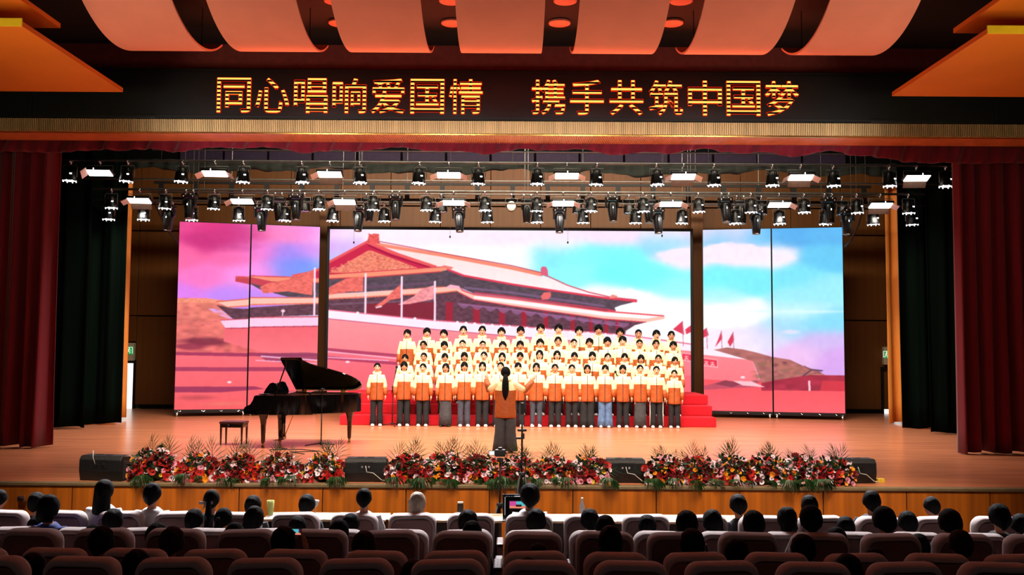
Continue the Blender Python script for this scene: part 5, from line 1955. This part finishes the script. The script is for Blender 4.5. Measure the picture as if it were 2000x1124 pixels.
def foliage_mesh(seed, wx, hz):
    g = G()
    rs = random.Random(seed)
    for k in range(300):
        u, v = rs.uniform(-1, 1), rs.uniform(0, 1)
        a = rs.uniform(0, 6.28)
        rad = math.sqrt(rs.random())
        x = wx * u
        top = hz * (1 - .45 * u * u)
        z = .02 + (top) * v
        y = .05 + .15 * rs.uniform(-1, 1) * math.sqrt(max(.05, 1 - u * u))
        d = Vector((rs.uniform(-1, 1), rs.uniform(-1.2, .5), rs.uniform(-.3, 1))).normalized()
        s_ = d.cross(Vector((rs.uniform(-1, 1), rs.uniform(-1, 1), rs.uniform(-1, 1)))).normalized()
        L = rs.uniform(.06, .12)
        c_ = Vector((x, y, z))
        g.add([c_, c_ + d * L * .5 + s_ * L * .22, c_ + d * L, c_ + d * L * .5 - s_ * L * .22], [(0, 1, 2, 3)])
    g.ball((0, .06, hz * .33), (wx * .75, .11, hz * .36), 14, 10)
    return g.mesh('foliage', M['leaf'], fix=False)


FOL = [foliage_mesh(s, .30, .40) for s in (1, 2, 3)]
fc = [(296, 876, 1.05), (386, 888, .95), (464, 890, .95), (546, 890, 1.0), (632, 890, .95),
      (797, 890, 1.0), (870, 886, 1.05), (940, 892, 1.0), (1010, 894, .95), (1080, 894, 1.0), (1150, 894, 1.0),
      (1300, 892, 1.0), (1366, 894, .98), (1432, 892, 1.0), (1500, 890, 1.05), (1566, 892, 1.0), (1630, 896, .95)]
fl_lab = ['tall arrangement beside the first monitor', 'arrangement next to the tall one', 'arrangement before the piano bench', 'arrangement before the piano body', 'arrangement touching the second monitor',
          'arrangement beside the second monitor, middle group', 'wide second arrangement of the middle group', 'arrangement behind the camera tripod', 'arrangement between the two tripods poles', 'arrangement before the short haired man in white', 'arrangement touching the third monitor',
          'first arrangement right of the third monitor', 'second arrangement right of the third monitor', 'third arrangement right of the third monitor', 'fourth arrangement with tall fronds, right group', 'fifth arrangement of the right group', 'arrangement touching the last monitor']
rs = random.Random(77)
for i, ((px, pyt, sc), lab) in enumerate(zip(fc, fl_lab)):
    c = Pz(px, 941, 0)
    yb = 13.86
    x = P(px, 930, yb).x
    H = P(px, pyt, yb).z
    t = thing('flower_arrangement', 'red white and orange flower ' + lab, 'flowers', (x, yb, 0), 0, 'flower arrangements along the stage edge')
    fo = inst('foliage', FOL[i % 3], t, scale=(sc, 1, H / .42))
    fo['kind'] = 'stuff'
    nfl = 46
    used = []
    for k in range(nfl):
        for tr_ in range(12):
            u = rs.uniform(-1, 1)
            v = rs.uniform(.02, 1)
            zz = .03 + (H * .96 - .03) * v * (1 - .35 * u * u)
            xx = u * .32 * sc
            if all((xx - a) ** 2 + (zz - b) ** 2 > .047 ** 2 for a, b in used):
                break
        used.append((xx, zz))
        yy = -.10 + .22 * (zz / H) ** 1.5 + rs.uniform(-.02, .02)
        kind = rs.choices(['red', 'dark', 'white', 'pink', 'orange', 'yellow'], [15, 9, 13, 3, 5, 1])[0]
        nrm = Vector((u * .7 + rs.uniform(-.3, .3), -1, .25 + 1.1 * zz / H * rs.uniform(.5, 1.3)))
        q = nrm.to_track_quat('Z', 'Y')
        o = inst('flower', rs.choice(FM[kind]), t, (xx, yy, zz), q.to_euler(), rs.uniform(.75, 1.1))
        if kind in ('orange', 'yellow', 'white', 'pink'):
            o['label'] = {'orange': 'orange blossom', 'yellow': 'yellow blossom', 'white': 'pinkish white daisy', 'pink': 'pink blossom'}[kind]
    g = G()
    for k in range(26):
        u, v = rs.uniform(-1, 1), rs.uniform(.1, 1)
        p = Vector((u * .33 * sc, -.08 + .18 * v, .03 + H * v * (1 - .3 * u * u)))
        R = Vector((rs.uniform(-.5, .5), -1, rs.uniform(0, 1))).to_track_quat('Z', 'Y').to_matrix()
        for a in range(5):
            an = a * 1.2566
            g.add([p, p + R @ Vector((.018 * math.cos(an - .4), .018 * math.sin(an - .4), 0)), p + R @ Vector((.022 * math.cos(an), .022 * math.sin(an), .004)), p + R @ Vector((.018 * math.cos(an + .4), .018 * math.sin(an + .4), 0))], [(0, 1, 2, 3)])
    ft = g.build('filler_blossoms', M['f_white'], t, fix=False)
    ft['kind'] = 'stuff'
    for k in range(4):       # fronds standing up
        a = rs.uniform(-.8, .8)
        inst('palm_frond', rs.choice(FR), t, (rs.uniform(-.2, .2) * sc, .16, H * rs.uniform(.62, .82)), (rs.uniform(1.0, 1.5), rs.uniform(-.4, .4), -a * .4), rs.uniform(.65, 1.05))
    for k in range(4 if 5 <= i <= 9 else 2 + i % 2):       # fronds drooping over the edge
        inst('palm_frond', rs.choice(DR), t, (rs.uniform(-.28, .28) * sc, -.20 + rs.uniform(0, .04), .05 + rs.uniform(0, .05)), (rs.uniform(-.3, .3), 0, rs.uniform(-.8, .8)), rs.uniform(.45, .95))
    for s in (-1, 1):
        inst('palm_frond', rs.choice(FR), t, (s * .24 * sc, .02, .16), (.2, rs.uniform(-.3, .3), -s * 1.4), rs.uniform(.6, .85))

# ------------------------------------------------------------------ desks, equipment before the first seat row
YA, YB, YC, YD, YE, YF = 10.93, 9.95, 8.93, 7.97, 7.01, 6.02
FA = -.91
dz_ = P(1000, 1004, 12.35).z
for i, (a, b) in enumerate(((520, 760), (762, 985), (1005, 1240), (1242, 1480))):
    xa_, xb_ = P(a, 1000, 12.1).x, P(b, 1000, 12.1).x
    t = thing('desk', ['pale long desk behind the tumbler and goblet', 'pale long desk with papers left of the tripod', 'pale long desk carrying the laptop and bottle', 'pale long desk at the right before the man in a dark coat'][i], 'desk', ((xa_ + xb_) / 2, 12.1, FA), 0, 'pale desks before the first seat row')
    G().box((0, 0, dz_ - FA - .015), (xb_ - xa_ - .02, .50, .03), bev=.006).build('desk_top', M['desk'], t)
    G().box((0, .23, (dz_ - FA) / 2 - .03), (xb_ - xa_ - .1, .02, dz_ - FA - .09)).build('modesty_panel', M['desk_dark'], t)
    for s in (-1, 1):
        G().box((s * ((xb_ - xa_) / 2 - .05), 0, (dz_ - FA) / 2 - .016), (.03, .44, dz_ - FA - .035)).build('leg', M['desk_dark'], t)


def at_desk(px, y=12.1):
    return (P(px, 1005, y).x, y, dz_)


t = thing('tumbler', 'tall pale green tumbler on the desk next to a dark head', 'cup', at_desk(528))
hh = P(528, 978, 12.1).z - dz_
G().lathe([(.034, 0), (.036, .01), (.048, hh), (.044, hh), (.032, .02)], n=20).build('cup_body', M['glass_cup'], t, True)
t = thing('goblet', 'small glass with dark drink beside a bowed head on the desk', 'cup', at_desk(616))
G().lathe([(.035, 0), (.036, .006), (.006, .012), (.006, .11), (.035, .14), (.045, .20), (.042, .20), (.03, .15)], n=18).build('glass_body', M['bottle'], t, True)
G().lathe([(.026, .135), (.038, .175)], n=16).build('drink', M['leather'], t, True)
t = thing('thermos', 'black thermos flask with a pale lid before the stage front', 'flask', at_desk(899, 12.25))
hh = P(899, 981, 12.25).z - dz_
G().lathe([(.038, 0), (.040, .01), (.040, hh * .78), (.034, hh * .86), (.034, hh * .9)], n=20).build('flask_body', M['black'], t, True)
G().lathe([(.036, hh * .9), (.036, hh), (.02, hh)], n=20).build('lid', M['white_box'], t, True)
t = thing('water_bottle', 'clear plastic water bottle on the desk behind the seat row', 'bottle', at_desk(1137, 12.0))
hh = P(1137, 973, 12.0).z - dz_
G().lathe([(.030, 0), (.034, .01), (.034, hh * .25), (.030, hh * .3), (.034, hh * .36), (.034, hh * .62), (.014, hh * .82), (.013, hh * .9)], n=20).build('bottle_body', M['bottle'], t, True)
G().lathe([(.016, hh * .88), (.016, hh), (.012, hh)], n=14).build('cap', M['white_box'], t, True)
for i, px in enumerate((538, 648, 756, 868, 1215)):
    o = G().box((0, 0, .003), (.21, .30, .006)).build('paper_sheet', M['paper'])
    o.location = at_desk(px, 12.02)
    o.rotation_euler = (0, 0, .2 * math.sin(px))
    tag(o, 'white paper sheet on the desk, %s' % ['beside the tumbler', 'between two seat backs by the goblet', 'left of the grey haired head', 'next to the thermos flask', 'right of the water bottle'][i], 'paper', 'paper sheets on the desks')


def tripod(x, y, z0, ztop, name, label, cat, r=.36):
    t = thing(name, label, cat, (x, y, z0))
    hz_ = (ztop - z0)
    ap = hz_ * .55
    G().tube([(0, 0, ap - .25), (0, 0, hz_)], .014, 8).build('centre_column', M['black'], t, True)
    G().lathe([(.02, ap + .03), (.045, ap + .02), (.045, ap - .03), (.02, ap - .05)], n=12).build('collar', M['black'], t, True)
    for k in range(3):
        a = math.radians(90 + k * 120 + 15)
        d = Vector((math.cos(a), math.sin(a), 0))
        G().tube([d * .03 + Vector((0, 0, ap)), d * r * .6 + Vector((0, 0, ap * .42)), d * r + Vector((0, 0, .01))], [.016, .014, .010], 8).build('leg', M['black'], t, True)
    return t, hz_


cc = P(977, 886, 12.75)
t, hz_ = tripod(cc.x, 12.75, FA, cc.z - .06, 'camera_tripod', 'black tripod with a camera before the conductor feet', 'tripod')
G().box((0, 0, hz_ - .03), (.09, .09, .05), bev=.012).build('tripod_head', M['black'], t)
k = thing('camera', 'black camera with lit white side screen on the tripod', 'camera', (cc.x, 12.75, cc.z - .05))
G().box((0, 0, .055), (.15, .075, .10), bev=.018).build('camera_body', M['black'], k)
G().box((0, 0, .115), (.06, .06, .035), bev=.012).build('viewfinder', M['lamp_black'], k)
G().lathe([(.04, 0), (.042, .02), (.038, .10), (.036, .12)], (0, .03, .055), 16, rot=(-math.pi / 2, 0, 0)).build('lens', M['black'], k, True)
fs_ = G().box((-.115, -.02, .055), (.085, .012, .065), bev=.003).build('flip_screen', M['black'], k)
G().box((-.115, -.028, .055), (.068, .006, .050)).build('screen_face', M['lcd_white'], fs_)
G().tube([(.07, -.02, .08), (.095, -.03, .02), (.08, -.03, -.05), (.09, -.02, -.10)], .006, 5).build('strap', M['black'], k)
cc = P(1020, 790, 12.9)
t, hz_ = tripod(cc.x, 12.9, FA, cc.z, 'tall_stand', 'tall black stand with clamps rising in front of the choir', 'stand', .3)
G().box((0, 0, hz_ - .06), (.05, .035, .16), bev=.008).build('top_mount', M['black'], t)
G().box((-.0, 0, hz_ - .36), (.13, .04, .035), bev=.01).build('clamp', M['black'], t)
G().box((.01, 0, hz_ - .44), (.05, .06, .08), bev=.01).box((-.05, 0, hz_ - .47), (.07, .03, .03), bev=.008).build('clamp', M['black'], t)
G().tube([(.02, 0, hz_ - .66), (.055, -.01, hz_ - .72), (.05, -.01, hz_ - .95), (.02, 0, hz_ - 1.0)], .008, 6).build('strap', M['black'], t)


# laptop with a live picture of the stage
def small_picture():
    w_, h_ = 96, 88
    a = np.zeros((h_, w_, 4), np.float32)
    a[..., 3] = 1
    a[:, :, :3] = (.02, .02, .025)
    a[34:66, 20:, :3] = (.02, .01, .02)
    rs2 = np.random.RandomState(1)
    for y in range(20, 62):
        for x in range(22, 92):
            if y > 44:
                c_ = (.95, .55, .45)
            elif 24 < y:
                c_ = (.85, .30, .62) if x < 46 else (.35, .75, .80) if x < 80 else (.3, .1, .2)
            else:
                c_ = (.08, .04, .05)
            if 38 < y < 48 and 44 < x < 66:
                c_ = (.25, .12, .10)
            if y > 54:
                c_ = (.12, .06, .05)
            a[h_ - 1 - y, x, :3] = c_
    for k in range(26):
        y = 4 + (k * 3) % 82
        a[y:y + 2, 4:7, :3] = .8
        x = 6 + k * 3
        if k % 3:
            a[h_ - 6:h_ - 4, x:x + 2, :3] = .75
    a[h_ - 5:h_ - 2, 40:70, :3] = .9
    a[66:67, 20:90:6, :3] = .5
    for k in range(30):
        y, x = rs2.randint(6, 24), rs2.randint(24, 90)
        a[y, x, :3] = (.8, .4, .3)
    im = bpy.data.images.new('laptop_picture', w_, h_)
    im.pixels.foreach_set(a.ravel())
    im.pack()
    return im


M['lap'] = screen_mat('laptop picture', small_picture(), .9)
t = thing('laptop', 'open laptop showing the live stage picture before the man in white', 'laptop', at_desk(1009, 12.0))
G().box((0, -.10, .01), (.36, .24, .018), bev=.005).build('base', M['lamp_black'], t)
hh = P(1009, 968, 12.0).z - dz_
lw = .36
sc_ = G().box((.0, .02, hh / 2 + .01), (lw, .012, hh), bev=.004).build('screen', M['black'], t)
quad_uv('display', [(-lw / 2 + .01, .012, .03), (lw / 2 - .01, .012, .03), (lw / 2 - .01, .012, hh - .005), (-lw / 2 + .01, .012, hh - .005)], [(0, 0), (1, 0), (1, 1), (0, 1)], M['lap'], sc_)

# ------------------------------------------------------------------ auditorium seats
CW, CH = .555, .62
ZTOP = {'A': .088, 'B': .092, 'C': .282, 'D': .302, 'E': .450}
ROWS = {'A': (YA, -9, 9, -.91), 'B': (YB, -8, 8, -.91), 'C': (YC, -8, 7, -.71), 'D': (YD, -7, 7, -.71), 'E': (YE, -6, 6, -.56)}


def rr_outline(w_, h_, r, z0, flare=.0, n=7):
    pts = [(-w_ / 2 + flare, z0), (w_ / 2 - flare, z0)]
    for k in range(n + 1):
        a = math.pi / 2 * k / n
        pts.append((w_ / 2 - r + r * math.cos(a), z0 + h_ - r + r * math.sin(a) * 1.0))
    for k in range(n + 1):
        a = math.pi / 2 + math.pi / 2 * k / n
        pts.append((-w_ / 2 + r + r * math.cos(a), z0 + h_ - r + r * math.sin(a)))
    return pts


def seat_meshes(seed=0):
    rs_ = random.Random(seed)
    # cover: rounded slab with soft edges; y=0 is the rear face, camera side negative y
    g = G()
    z0 = .34
    layers = [(-.058, .865, -.006), (-.066, .895, -.004), (-.062, .93, 0), (-.042, .962, 0), (-.010, .985, 0), (.035, 1.0, .0), (.075, .985, 0), (.10, .93, -.01)]
    ol0 = rr_outline(CW, 1.0 - z0, .115, z0, .01)
    n = len(ol0)
    vs = []
    for y, k, dz in layers:
        for x, z in ol0:
            xc = x * k
            zc = z0 + (z - z0) * (1 - (1 - k) * .55) + dz * (1 if z > .9 else 0)
            bow = .035 * (1 - (x / (CW / 2)) ** 2)
            vs.append((xc, y - bow * .5 + .10 * ((z - z0) / .66) * -1 * .6 + rs_.uniform(-.002, .002), zc + .006 * math.sin(x * 14 + seed * 2) * (z > .9)))
    fs = []
    for l in range(len(layers) - 1):
        for i in range(n):
            fs.append((l * n + i, l * n + (i + 1) % n, (l + 1) * n + (i + 1) % n, (l + 1) * n + i))
    fs.append(tuple((len(layers) - 1) * n + i for i in range(n)))
    g.add(vs, fs)
    cov = g.mesh('seat_cover', M['cover'], True, fix=False)
    # inner rear panel, recessed a little below the rolled edge
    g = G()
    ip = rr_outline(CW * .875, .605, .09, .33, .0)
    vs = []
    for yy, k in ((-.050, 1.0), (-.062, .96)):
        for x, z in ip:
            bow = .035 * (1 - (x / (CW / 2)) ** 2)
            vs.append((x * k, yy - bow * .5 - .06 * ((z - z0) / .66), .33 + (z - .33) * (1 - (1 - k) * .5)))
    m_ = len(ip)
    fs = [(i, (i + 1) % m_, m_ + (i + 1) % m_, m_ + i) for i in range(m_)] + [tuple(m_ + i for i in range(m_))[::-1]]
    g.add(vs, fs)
    pan = g.mesh('back_panel', M['cover_unlit'], False, fix=False)
    return cov, pan


SV = [seat_meshes(s) for s in range(4)]
SEAT = G().box((0, .30, .40), (.50, .46, .13), bev=.04).mesh('seat', M['seat_red'], True)
ARM = G().box((0, .27, .60), (.055, .40, .045), bev=.014).box((0, .40, .34), (.04, .10, .50), bev=.01).mesh('armrest', M['armrest'])
FOOT = G().box((0, .2, .16), (.12, .2, .32), bev=.02).mesh('pedestal', M['black'])
DIST = {'A': 'first row before the desks', 'B': 'second row', 'C': 'third row', 'D': 'fourth row', 'E': 'fifth row at the bottom of the picture'}
rs = random.Random(5)
for r, (Y, k0, k1, zf) in ROWS.items():
    n_ = k1 - k0 + 1
    h = ZTOP[r] - zf
    for i, k in enumerate(range(k0, k1 + 1)):
        x = -.06 + .68 * k + CW / 2
        lab = 'white covered seat, %s in the %s' % ((ORD[i] + ' from the left') if i < n_ / 2 else (ORD[n_ - 1 - i] + ' from the right'), DIST[r])
        t = thing('auditorium_seat', ' '.join(lab.split()[:16]), 'seat', (x, Y, zf), 0, 'white covered auditorium seats')
        cov, pan = SV[rs.randrange(4)]
        zs = h / 1.0
        cv = inst('seat_cover', cov, t, scale=(1, 1, zs))
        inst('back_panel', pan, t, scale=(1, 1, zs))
        inst('seat', SEAT, t)
        inst('pedestal', FOOT, t)
        for sx in (-.325, .325):
            inst('armrest', ARM, t, (sx, 0, 0))

# ------------------------------------------------------------------ the audience, seen from behind
ARM_SIT = [((sx * .17, 0, 1.355), (sx * .235, -.06, 1.12), (sx * .12, -.30, 1.03), (-sx * .3, -1, -.3), (0, -.2, -1), (-sx, 0, 0)) for sx in (-1, 1)]
DZ = -.42
SIT = {}
for key, lean, ex in (('up', .05, 0.0), ('slouch', -.20, -.07)):
    arms = ARM_SIT
    SIT[key] = dict(body=figure(arms, True, DZ + ex, True, lean=-lean, vox=.012), dz=DZ + ex, lean=-lean)


def shirt(dz, lean, arms, seed=0):
    g = G()
    prof = [(.80, .175, .125), (.95, .18, .125), (1.10, .175, .12), (1.25, .185, .118), (1.33, .18, .11), (1.38, .145, .098), (1.42, .10, .082), (1.435, .078, .07)]
    g.loft([(0, 0, z + dz, a, b) for z, a, b in prof], 24, power=2.3)
    for a in arms:
        sh, el, wr = Vector(a[0]), Vector(a[1]), Vector(a[2])
        for v in (sh, el, wr):
            v.z += dz
        c = Vector((sh.x * .5, 0, sh.z - .03))
        g.tube([c, sh, sh.lerp(el, .5), el, el.lerp(wr, .5), wr], [.072, .066, .06, .054, .05, .04], 12)
    leaned(g, lean)
    crumple(g, .010, seed)
    return g.mesh('shirt', M['shirt_dark'], True)


def sit_trousers():
    g = G()
    g.loft([(0, .0, .44, .17, .13), (0, 0, .50, .18, .14), (0, 0, .60, .16, .12)], 18)
    for sx in (-1, 1):
        g.tube([(sx * .09, .02, .53), (sx * .10, -.2, .535), (sx * .11, -.43, .52)], [.098, .09, .075], 12)
        g.tube([(sx * .11, -.43, .53), (sx * .11, -.44, .38), (sx * .11, -.42, .08)], [.075, .07, .062], 12)
    crumple(g, .008, 3)
    return g.mesh('trousers', M['trouser_black'], True)


SITTR = sit_trousers()
for k_, d in SIT.items():
    d['shirt'] = shirt(d['dz'], d['lean'], ARM_SIT, 2)
    d['hair'] = {}
    for nm, a in {'short': dict(front=74, side=102, back=140, vol=1.20, seed=41, messy=.04), 'fluffy': dict(front=78, side=108, back=142, vol=1.30, seed=42, messy=.07),
                  'bob': dict(front=80, side=118, back=146, vol=1.26, seed=43, messy=.04, fall=(1.46, .095, .105)), 'long': dict(front=70, side=112, back=144, vol=1.18, seed=44, messy=.03, fall=(1.22, .095, .12)),
                  'tail': dict(front=60, side=100, back=138, vol=1.14, seed=45, messy=.02, tail=(1.62, 1.36, .036)), 'bun': dict(front=60, side=98, back=130, vol=1.08, seed=46, messy=.02, bun=(.10, 1.66, .05)),
                  'crew': dict(front=62, side=92, back=134, vol=1.10, seed=47, messy=.03)}.items():
        d['hair'][nm] = hair_mesh('hair', dz=d['dz'], lean=d['lean'], **a)


def head_top(key):
    d = SIT[key]
    v = Vector((0, -.01, HZ + .150 + d['dz']))
    R = Matrix.Rotation(d['lean'], 3, 'X')
    piv = Vector((0, .05, .50))
    return (piv + R @ (v - piv)).z


YR = {'A': YA, 'B': YB, 'C': YC, 'D': YD, 'E': YE, 'F': YF}
ZF = {'A': -.91, 'B': -.91, 'C': -.71, 'D': -.71, 'E': -.56, 'F': -.46}
HAIRTXT = {'short': 'short dark hair', 'fluffy': 'fluffy dark hair', 'bob': 'dark bobbed hair', 'long': 'long dark hair', 'tail': 'dark tied hair', 'bun': 'dark hair in a bun', 'crew': 'cropped dark hair'}
AUD = [(2, 953, 'A', 'crew', 'd', 0), (64, 965, 'A', 'short', 'd', 0), (99, 966, 'B', 'bob', 'b', 0), (207, 935, 'A', 'long', 'w', 0), (300, 942, 'A', 'short', 'w', 0), (212, 1000, 'B', 'fluffy', 'd', 0), (60, 1012, 'B', 'short', 'r', 0),
       (172, 1030, 'C', 'short', 'd', 0), (190, 1036, 'D', 'fluffy', 'd', 0), (295, 1028, 'C', 'fluffy', 'd', 0), (328, 1037, 'D', 'fluffy', 'd', 1), (372, 998, 'B', 'short', 'd', 0), (428, 995, 'B', 'tail', 'd', 0), (415, 954, 'A', 'tail', 'd', 0),
       (489, 971, 'A', 'short', 'd', 0), (488, 994, 'B', 'bob', 'd', 0), (449, 1027, 'C', 'bob', 'd', 0), (595, 969, 'A', 'short', 'd', 0), (578, 1012, 'B', 'short', 'd', 0), (712, 951, 'A', 'crew', 'w', 0), (679, 1007, 'B', 'short', 'd', 0),
       (548, 1036, 'D', 'fluffy', 'd', 2), (659, 1021, 'C', 'bob', 'd', 0), (705, 1045, 'D', 'fluffy', 'd', 1), (763, 1043, 'C', 'short', 'd', 0), (816, 961, 'A', 'bob', 'd', 3), (911, 1002, 'B', 'fluffy', 'd', 0), (919, 1022, 'C', 'short', 'd', 0),
       (1034, 945, 'A', 'fluffy', 'w', 0), (1045, 1000, 'B', 'fluffy', 'd', 0), (1055, 1068, 'D', 'short', 'd', 0), (1031, 1096, 'E', 'short', 'd', 0), (47, 1090, 'E', 'fluffy', 'd', 0), (256, 1083, 'E', 'fluffy', 'd', 0), (505, 1113, 'E', 'short', 'd', 0),
       (805, 1103, 'E', 'fluffy', 'd', 0), (1156, 998, 'B', 'short', 'd', 0), (1182, 1011, 'C', 'short', 'd', 0), (1194, 1034, 'D', 'bob', 'd', 0), (1267, 1010, 'B', 'short', 'd', 0), (1342, 1004, 'C', 'fluffy', 'd', 0), (1356, 1041, 'D', 'fluffy', 'd', 0),
       (1399, 1001, 'B', 'bob', 'd', 0), (1447, 969, 'A', 'short', 'd', 0), (1475, 1004, 'C', 'fluffy', 'd', 0), (1535, 990, 'B', 'bob', 'd', 0), (1580, 966, 'A', 'short', 'd', 0), (1582, 988, 'C', 'fluffy', 'w', 0), (1656, 1013, 'B', 'short', 'd', 0),
       (1700, 957, 'A', 'short', 'd', 0), (1441, 1060, 'D', 'fluffy', 'd', 0), (1496, 1047, 'C', 'short', 'd', 0), (1574, 1052, 'D', 'fluffy', 'd', 0), (1642, 1036, 'C', 'bob', 'd', 0), (1663, 1092, 'E', 'fluffy', 'd', 0), (1736, 996, 'C', 'fluffy', 'd', 0),
       (1781, 1003, 'B', 'short', 'd', 0), (1829, 972, 'A', 'crew', 'd', 0), (1864, 1001, 'C', 'fluffy', 'd', 0), (1948, 985, 'B', 'fluffy', 'd', 0), (2002, 1008, 'B', 'short', 'd', 0), (1889, 1041, 'D', 'short', 'r', 1), (1802, 1048, 'C', 'short', 'd', 0),
       (1722, 1078, 'D', 'short', 'd', 0), (1797, 1110, 'E', 'short', 'd', 0)]
cnt = {}
order = sorted(range(len(AUD)), key=lambda i: AUD[i][0])
rs = random.Random(9)
CLO = {'d': ['shirt_dark'], 'w': ['shirt_white'], 'b': ['shirt_blue'], 'r': ['shirt_brown']}
rowname = {'A': 'first', 'B': 'second', 'C': 'third', 'D': 'fourth', 'E': 'last'}
tot = {}
for a in AUD:
    tot[a[2]] = tot.get(a[2], 0) + 1
KNEE = {}
for i in order:
    px, py, r, hs, cl, fl = AUD[i]
    Y = YR[r] + .17
    top = P(px, py, Y)
    need = top.z - ZF[r]
    key = 'up' if need > 1.20 else 'slouch'
    ht = head_top(key)
    sc = min(1.10, max(.90, need / ht))
    zoff = need - ht * sc
    cnt[r] = cnt.get(r, 0) + 1
    kx = cnt[r]
    pos = ORD[kx - 1] + ' from the left' if kx <= tot[r] / 2 else ORD[tot[r] - kx] + ' from the right'
    hair_t = 'grey bobbed hair' if fl == 3 else HAIRTXT[hs].replace('dark', 'reddish brown') if fl == 1 else HAIRTXT[hs]
    ct = {'w': ' and white shirt', 'b': ' and blue jacket', 'r': ' and brown jumper', 'd': ''}[cl]
    lab = 'seated listener with %s%s, %s audience row, %s' % (hair_t, ct, rowname[r], pos)
    if fl == 2:
        lab = 'seated listener with fluffy dark hair holding up a phone, fourth audience row'
    t = thing('person', ' '.join(lab.split()[:16]), 'person', (top.x, Y, ZF[r] + max(-.22, min(.12, zoff))), math.pi + rs.uniform(-.15, .15), 'listeners in the %s audience row' % rowname[r], sc)
    d = SIT[key]
    hm = M['hair_grey'] if fl == 3 else M['hair_brown'] if fl == 1 else M['hair']
    if fl == 2:
        AP = [ARM_SIT[1], ((-.17, 0, 1.355), (-.27, -.18, 1.28), (-.17, -.34, 1.50), (.3, -.1, 1), (1, -.1, 0), (0, .6, .6))]
        inst('body', figure(AP, True, d['dz'], True, lean=d['lean'], vox=.010), t)
        inst('shirt', shirt(d['dz'], d['lean'], [ARM_SIT[1], ((-.17, 0, 1.355), (-.27, -.18, 1.28), (-.20, -.29, 1.42))], 5), t)
        ph = P(571, 1040, Y + .36)
        p = thing('phone', 'phone held up by a listener, its lit screen showing the stage', 'phone', ph[:], .0)
        G().box((0, 0, 0), (.17, .010, .078), bev=.004).build('phone_body', M['black'], p)
        quad_uv('display', [(-.08, -.008, -.034), (.08, -.008, -.034), (.08, -.008, .034), (-.08, -.008, .034)], [(.05, .3), (.95, .3), (.95, .75), (.05, .75)], M['lap'], p)
    else:
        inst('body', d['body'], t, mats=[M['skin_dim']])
        inst('shirt', d['shirt'], t, mats=[M[CLO[cl][0]]])
    inst('trousers', SITTR, t)
    h_ = inst('hair', d['hair'][hs], t, mats=[hm])
    if px == 415:
        g = G()
        for s in (-1, 1):
            g.ball((s * .045, .0, 0), (.045, .014, .034), 10, 6, fn=lambda u: Vector((u.x, u.y, u.z * (.45 + .55 * abs(u.x)))))
            g.tube([(0, 0, 0), (s * .02, .004, -.05), (s * .035, .006, -.085)], [.012, .014, .004], 6)
        g.ball((0, 0, 0), .015, 8, 6)
        b_ = g.build('hair_bow', M['cover'], h_, True)
        b_.location = (.04, .145, HZ + d['dz'] - .01)
